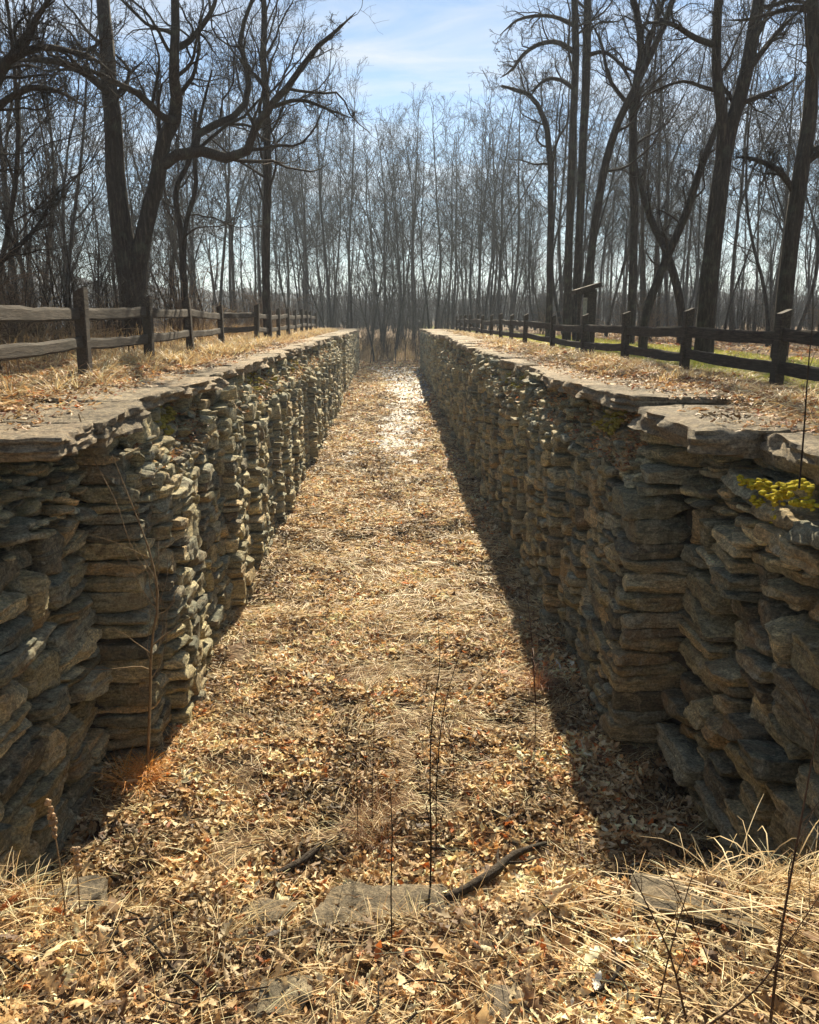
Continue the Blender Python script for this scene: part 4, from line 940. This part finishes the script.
stick('fallen_branch', 'dark stick under the thick branch pointing into the shade', (515, 862), (592, 878), .014, fork=1, mat=M_BARK)
stick('fallen_branch', 'slender pale stick lying across the shaded strip by the right wall', (560, 745), (640, 800), .010, fork=2, mat=M_TAN)
stick('fallen_branch', 'short dark stick on the front left bank', (98, 950), (124, 934), .013, fork=0, mat=M_BARK, zf=-1.9)
stick('fallen_branch', 'dark stick on the right end of the front bank below the reeds', (590, 1000), (640, 960), .010, fork=1, mat=M_BARK, zf=-1.9)
# many small twigs lying about
acc = Acc(); n = 420
x, y = rnd_floor(n, 2, 16, 1.2); hd = rng.uniform(0, 6.28, n); L = rng.uniform(.12, .5, n); tt = np.linspace(-.5, .5, 5)
P = np.stack([x[:, None] + np.cos(hd)[:, None] * L[:, None] * tt, y[:, None] + np.sin(hd)[:, None] * L[:, None] * tt, np.zeros((n, 5))], -1); P[..., :2] += rng.normal(0, .012, (n, 5, 2))
P[..., 2] = gz(P[..., 0], P[..., 1]) + .035 + rng.random((n, 1)) * .03; tubes(acc, P, np.repeat(rng.uniform(.002, .006, (n, 1)), 5, 1), 5)
tag(acc.build('twig_litter', M_TWIG), kind='stuff', label='small broken twigs strewn over the leaves')

# ------------------------------------------------------------ rocks of the front bank
M_ROCK = stone_mat('bank_rock', (0.34, 0.29, 0.2), 0.4, (0.30, 0.22, 0.13))
def rock(label, px, py, size, zf=-1.95, rz=0., sink=.35, pal=(.27, .22, .15)):
    x, y = on_floor(px, py, zf)
    for _ in range(5): z = gzf(x, y); x, y = on_floor(px, py, z)
    print('ROCK', round(x, 2), round(y, 2))
    a = Acc(); stones(a, np.zeros((1, 3)), np.array([size]), np.array([rz]), (18, 18, 9), np.array([pal]), .16, 6, 9, .04, .06, (.85, 1.25), .8, .12)
    o = a.build('flat_rock', M_ROCK, sharp=45); o.location = (x, y, gzf(x, y) + size[2] * (-.18 - sink * .6)); tag(o, label, 'rock')
rock('broad flat grey stone set in the bank in the middle of the front edge', 395, 912, (.52, .22, .09), rz=.05, sink=.1)
rock('low grey flat stone half buried left of the broad middle one', 245, 915, (.34, .13, .08), rz=-.12, sink=.15)
rock('flat stone embedded at the far left of the front bank', 62, 908, (.20, .12, .07), rz=.3, sink=.2)
rock('pale rounded stone low at the front left of the middle', 287, 1003, (.07, .055, .05), pal=(.36, .30, .2), sink=0)
rock('small tan stone at the bottom edge near the middle', 505, 1006, (.11, .08, .05), pal=(.26, .21, .15), sink=.0)
rock('flat tan stone under the reeds on the right of the bank', 690, 905, (.22, .11, .06), rz=-.3, sink=.12)

# ------------------------------------------------------------ moss
def moss(label, centres, r, mat=None, name='moss_cushion'):
    a = Acc(); C = np.array(centres); n = len(C); b = C.mean(0)
    H = np.stack([r * rng.uniform(.7, 1.2, n), r * rng.uniform(.8, 1.4, n), r * rng.uniform(.4, .7, n)], -1)
    stones(a, C - b, H, rng.uniform(0, 3, n), (12, 12, 8), np.ones((n, 3)), .2, 0, 2.6, .03, .2)
    o = a.build(name, mat or M_MOSS); o.location = b; tag(o, label, 'moss', kind='stuff')
Ym = 5.35
pts = [(748, 485, -.05), (758, 488, -.1), (770, 492, -.1), (785, 498, -.15), (792, 492, -.1), (803, 508, -.2), (815, 508, -.2), (800, 488, 0.1), (812, 493, .05), (760, 505, -.12), (778, 502, -.15), (766, 488, -.05), (780, 521, -.1)]
def on_x(px, py, X):
    u = (px - 409.5) / 819; v = (512 - py) / 819
    dy_, dz = math.cos(TH) + v * math.sin(TH), v * math.cos(TH) - math.sin(TH)
    wx = u * math.cos(YW) - dy_ * math.sin(YW); wy = u * math.sin(YW) + dy_ * math.cos(YW); k = X / wx
    return np.array([X, wy * k, EYE + dz * k])
C = np.array([on_x(px, py, 2.80 + random.uniform(-.03, .05)) for px, py, _ in pts])
C = np.repeat(C, 16, 0) + rng.normal(0, .042, (len(C) * 16, 3)) * np.array([.6, 1, .42]) + np.array([-.03, 0, .03])
moss('bright yellow moss cushions on the ledge stones of the near right wall', C, .02)
def strewn_moss(label, s, y0, y1, n, u0, u1):
    n *= 4; y = rng.uniform(y0, y1, n); y = y[n2(y, y * 0, 1.3, 77) > 0]; n = len(y); u = rng.uniform(u0, u1, n); x = s * (XF + .0 + .4 * (1 - u)); moss(label, np.stack([x, y, -.21 - .5 * u], -1), .034, M_MOSS2)
M_MOSS2 = moss_mat('ochre_moss', (0.20, 0.17, 0.03), (0.58, 0.46, 0.09))
strewn_moss('ochre moss and roots on the broken top of the left wall by the near slab', -1, 8.5, 9.8, 30, .1, .6)
strewn_moss('ochre moss patch on the broken courses of the right wall near the pier', 1, 9.2, 10.6, 26, .1, .6)
strewn_moss('yellowish moss along the top courses of the left wall in the middle distance', -1, 9.5, 16, 60, 0, .4)
strewn_moss('yellowish moss along the top courses of the right wall in the middle distance', 1, 10.5, 17, 60, 0, .4)
strewn_moss('dull moss strip on the crumbled courses halfway along the right wall', 1, 13, 24, 60, .1, .7)
strewn_moss('dull moss strip on the crumbled courses halfway along the left wall', -1, 13, 26, 50, .1, .7)

# ------------------------------------------------------------ display stand on the right bank
def stand():
    Y = 23; b = at(585, 322, Y); z0 = gzf(b[0], Y); root = empty('display_stand', (b[0], Y, z0)); tag(root, 'small wooden display stand with a sloping roof board behind the right fence', 'display stand'); root.scale = (1.1, 1.1, 1.33)
    def bx(name, c, h, mat, rx=0, ry=0, par=root):
        T, Q = box_template(2, 2, 2); V = T * np.array(h); cr, sr = math.cos(ry), math.sin(ry)
        V = np.stack([V[:, 0] * cr + V[:, 2] * sr, V[:, 1], -V[:, 0] * sr + V[:, 2] * cr], -1) + np.array(c); return mesh_obj(name, V, Q, mat=mat, parent=par, smooth=False)
    bx('post', (-.17, 0, .62), (.035, .05, .65), M_WOOD); bx('post', (.20, 0, .66), (.05, .05, .69), M_WOOD); bx('post', (.03, .12, .62), (.03, .03, .62), M_WOOD)
    bx('side_panel', (.10, .02, .93), (.075, .16, .34), M_WOOD)
    PM = plain('pale_panel', (.34, .33, .25)); bx('panel', (-.03, -.06, .88), (.05, .012, .3), PM)
    bx('shelf', (.02, 0, .58), (.2, .12, .02), M_WOOD)
    rf = bx('roof_board', (.0, 0, 1.36), (.33, .24, .045), M_WOOD, ry=-.24); 
    bx('roof_batten', (0.02, 0, 1.30), (.18, .05, .03), M_WOOD, ry=-.22, par=rf)
stand()

# ------------------------------------------------------------ brush
def shrub(name, h, n, spread, mat, rmin=.004):
    root = empty(name); a = Acc(); P = []; R = []
    for _ in range(n):
        an = random.uniform(0, 6.28); l = random.uniform(.2, 1) * spread; bx_, by = random.gauss(0, .2), random.gauss(0, .2); hh = h * random.uniform(.5, 1.1)
        Q, S = resample([(bx_, by, -.1), (bx_ + math.cos(an) * l * .25, by + math.sin(an) * l * .25, hh * .5), (bx_ + math.cos(an) * l * .7, by + math.sin(an) * l * .7, hh * .9), (bx_ + math.cos(an) * l * 1.2, by + math.sin(an) * l * 1.2, hh * random.uniform(.6, 1.05))], [.014, .011, .008, .004], 10); P.append(Q); R.append(S)
    P, R = np.array(P), np.array(R); tubes(a, P, R, 4); a.build('stems', mat, root)
    c = Acc(); L1 = children(P, R, 6, .15, .8, .45, 6, .22, .02, .6, rmin); tubes(c, *L1, 3); L2 = children(*L1, 4, .2, .8, .5, 4, .2, 0, .6, rmin * .8); tubes(c, *L2, 3)
    c.build('twigs', mat, root); return root
M_BRUSH = bark_mat('brush_twig', (0.16, 0.105, 0.065), (0.30, 0.21, 0.13), 3)
SH = [shrub('bare_shrub', 1.5, 16, .9, M_BRUSH), shrub('bare_shrub', 2.3, 14, 1.2, M_BRUSH), shrub('bare_shrub', 1.0, 20, 1.0, M_TAN), shrub('bare_shrub', 3.2, 12, 1.3, M_TWIG)]
su = set()
def put_shrub(k, x, y, sc, label, group):
    o = SH[k] if k not in su else copy_tree(SH[k]); su.add(k); o.location = (x, y, gzf(x, y)); o.rotation_euler = (0, 0, random.uniform(0, 6.28)); o.scale = (sc, sc, sc); tag(o, label, 'shrub', group)
for i in range(64):
    y = 6 + 42 * random.random(); put_shrub(random.choice((0, 1, 2, 2, 0, 3)), -(5.6 + random.random() ** 1.3 * (4 + .12 * y)), y, random.uniform(.7, 1.15), 'tangled leafless brown shrub behind the left fence', 'shrubs of the thicket behind the left fence')
for i in range(34):
    y = 36 + 34 * random.random(); put_shrub(random.choice((0, 1, 3)), 8.5 + random.random() * 22, y, random.uniform(.7, 1.2), 'leafless shrub at the foot of the trees beyond the right lawn', 'shrubs beyond the right lawn')
for i in range(34):
    put_shrub(random.choice((0, 1, 3)), random.uniform(-9, 9), random.uniform(70, 92), random.uniform(.8, 1.5), 'pale leafless shrub closing the far end of the lock', 'shrubs at the far end of the lock')
for i in range(26):
    y = 50 + 50 * random.random(); put_shrub(random.choice((1, 3)), random.choice((-1, 1)) * random.uniform(8, 40), y, random.uniform(.9, 1.6), 'hazy leafless shrub deep in the woods', 'shrubs deep in the woods')
FLOORCLAMP = False
acc = Acc(); n = 9000; y = rng.uniform(74, 100, n); x = rng.uniform(-12, 12, n)
straw(acc, x, y, gz(x, y), .7, 1.3, rng.uniform(0, 6.3, n), .03, droop=.4, pal=np.array([(.36, .28, .17), (.45, .36, .22), (.28, .2, .12)]))
n = 9000; y = rng.uniform(10, 50, n); x = -(5.2 + rng.random(n) * 7); straw(acc, x, y, gz(x, y), .6, 1.2, rng.uniform(0, 6.3, n), .012, droop=.9, pal=np.array([(.36, .25, .13), (.45, .33, .18), (.25, .16, .09)]))
tag(acc.build('tall_dead_grass', M_STRAW), kind='stuff', label='tall dead grass under the trees at the far end and left thicket')
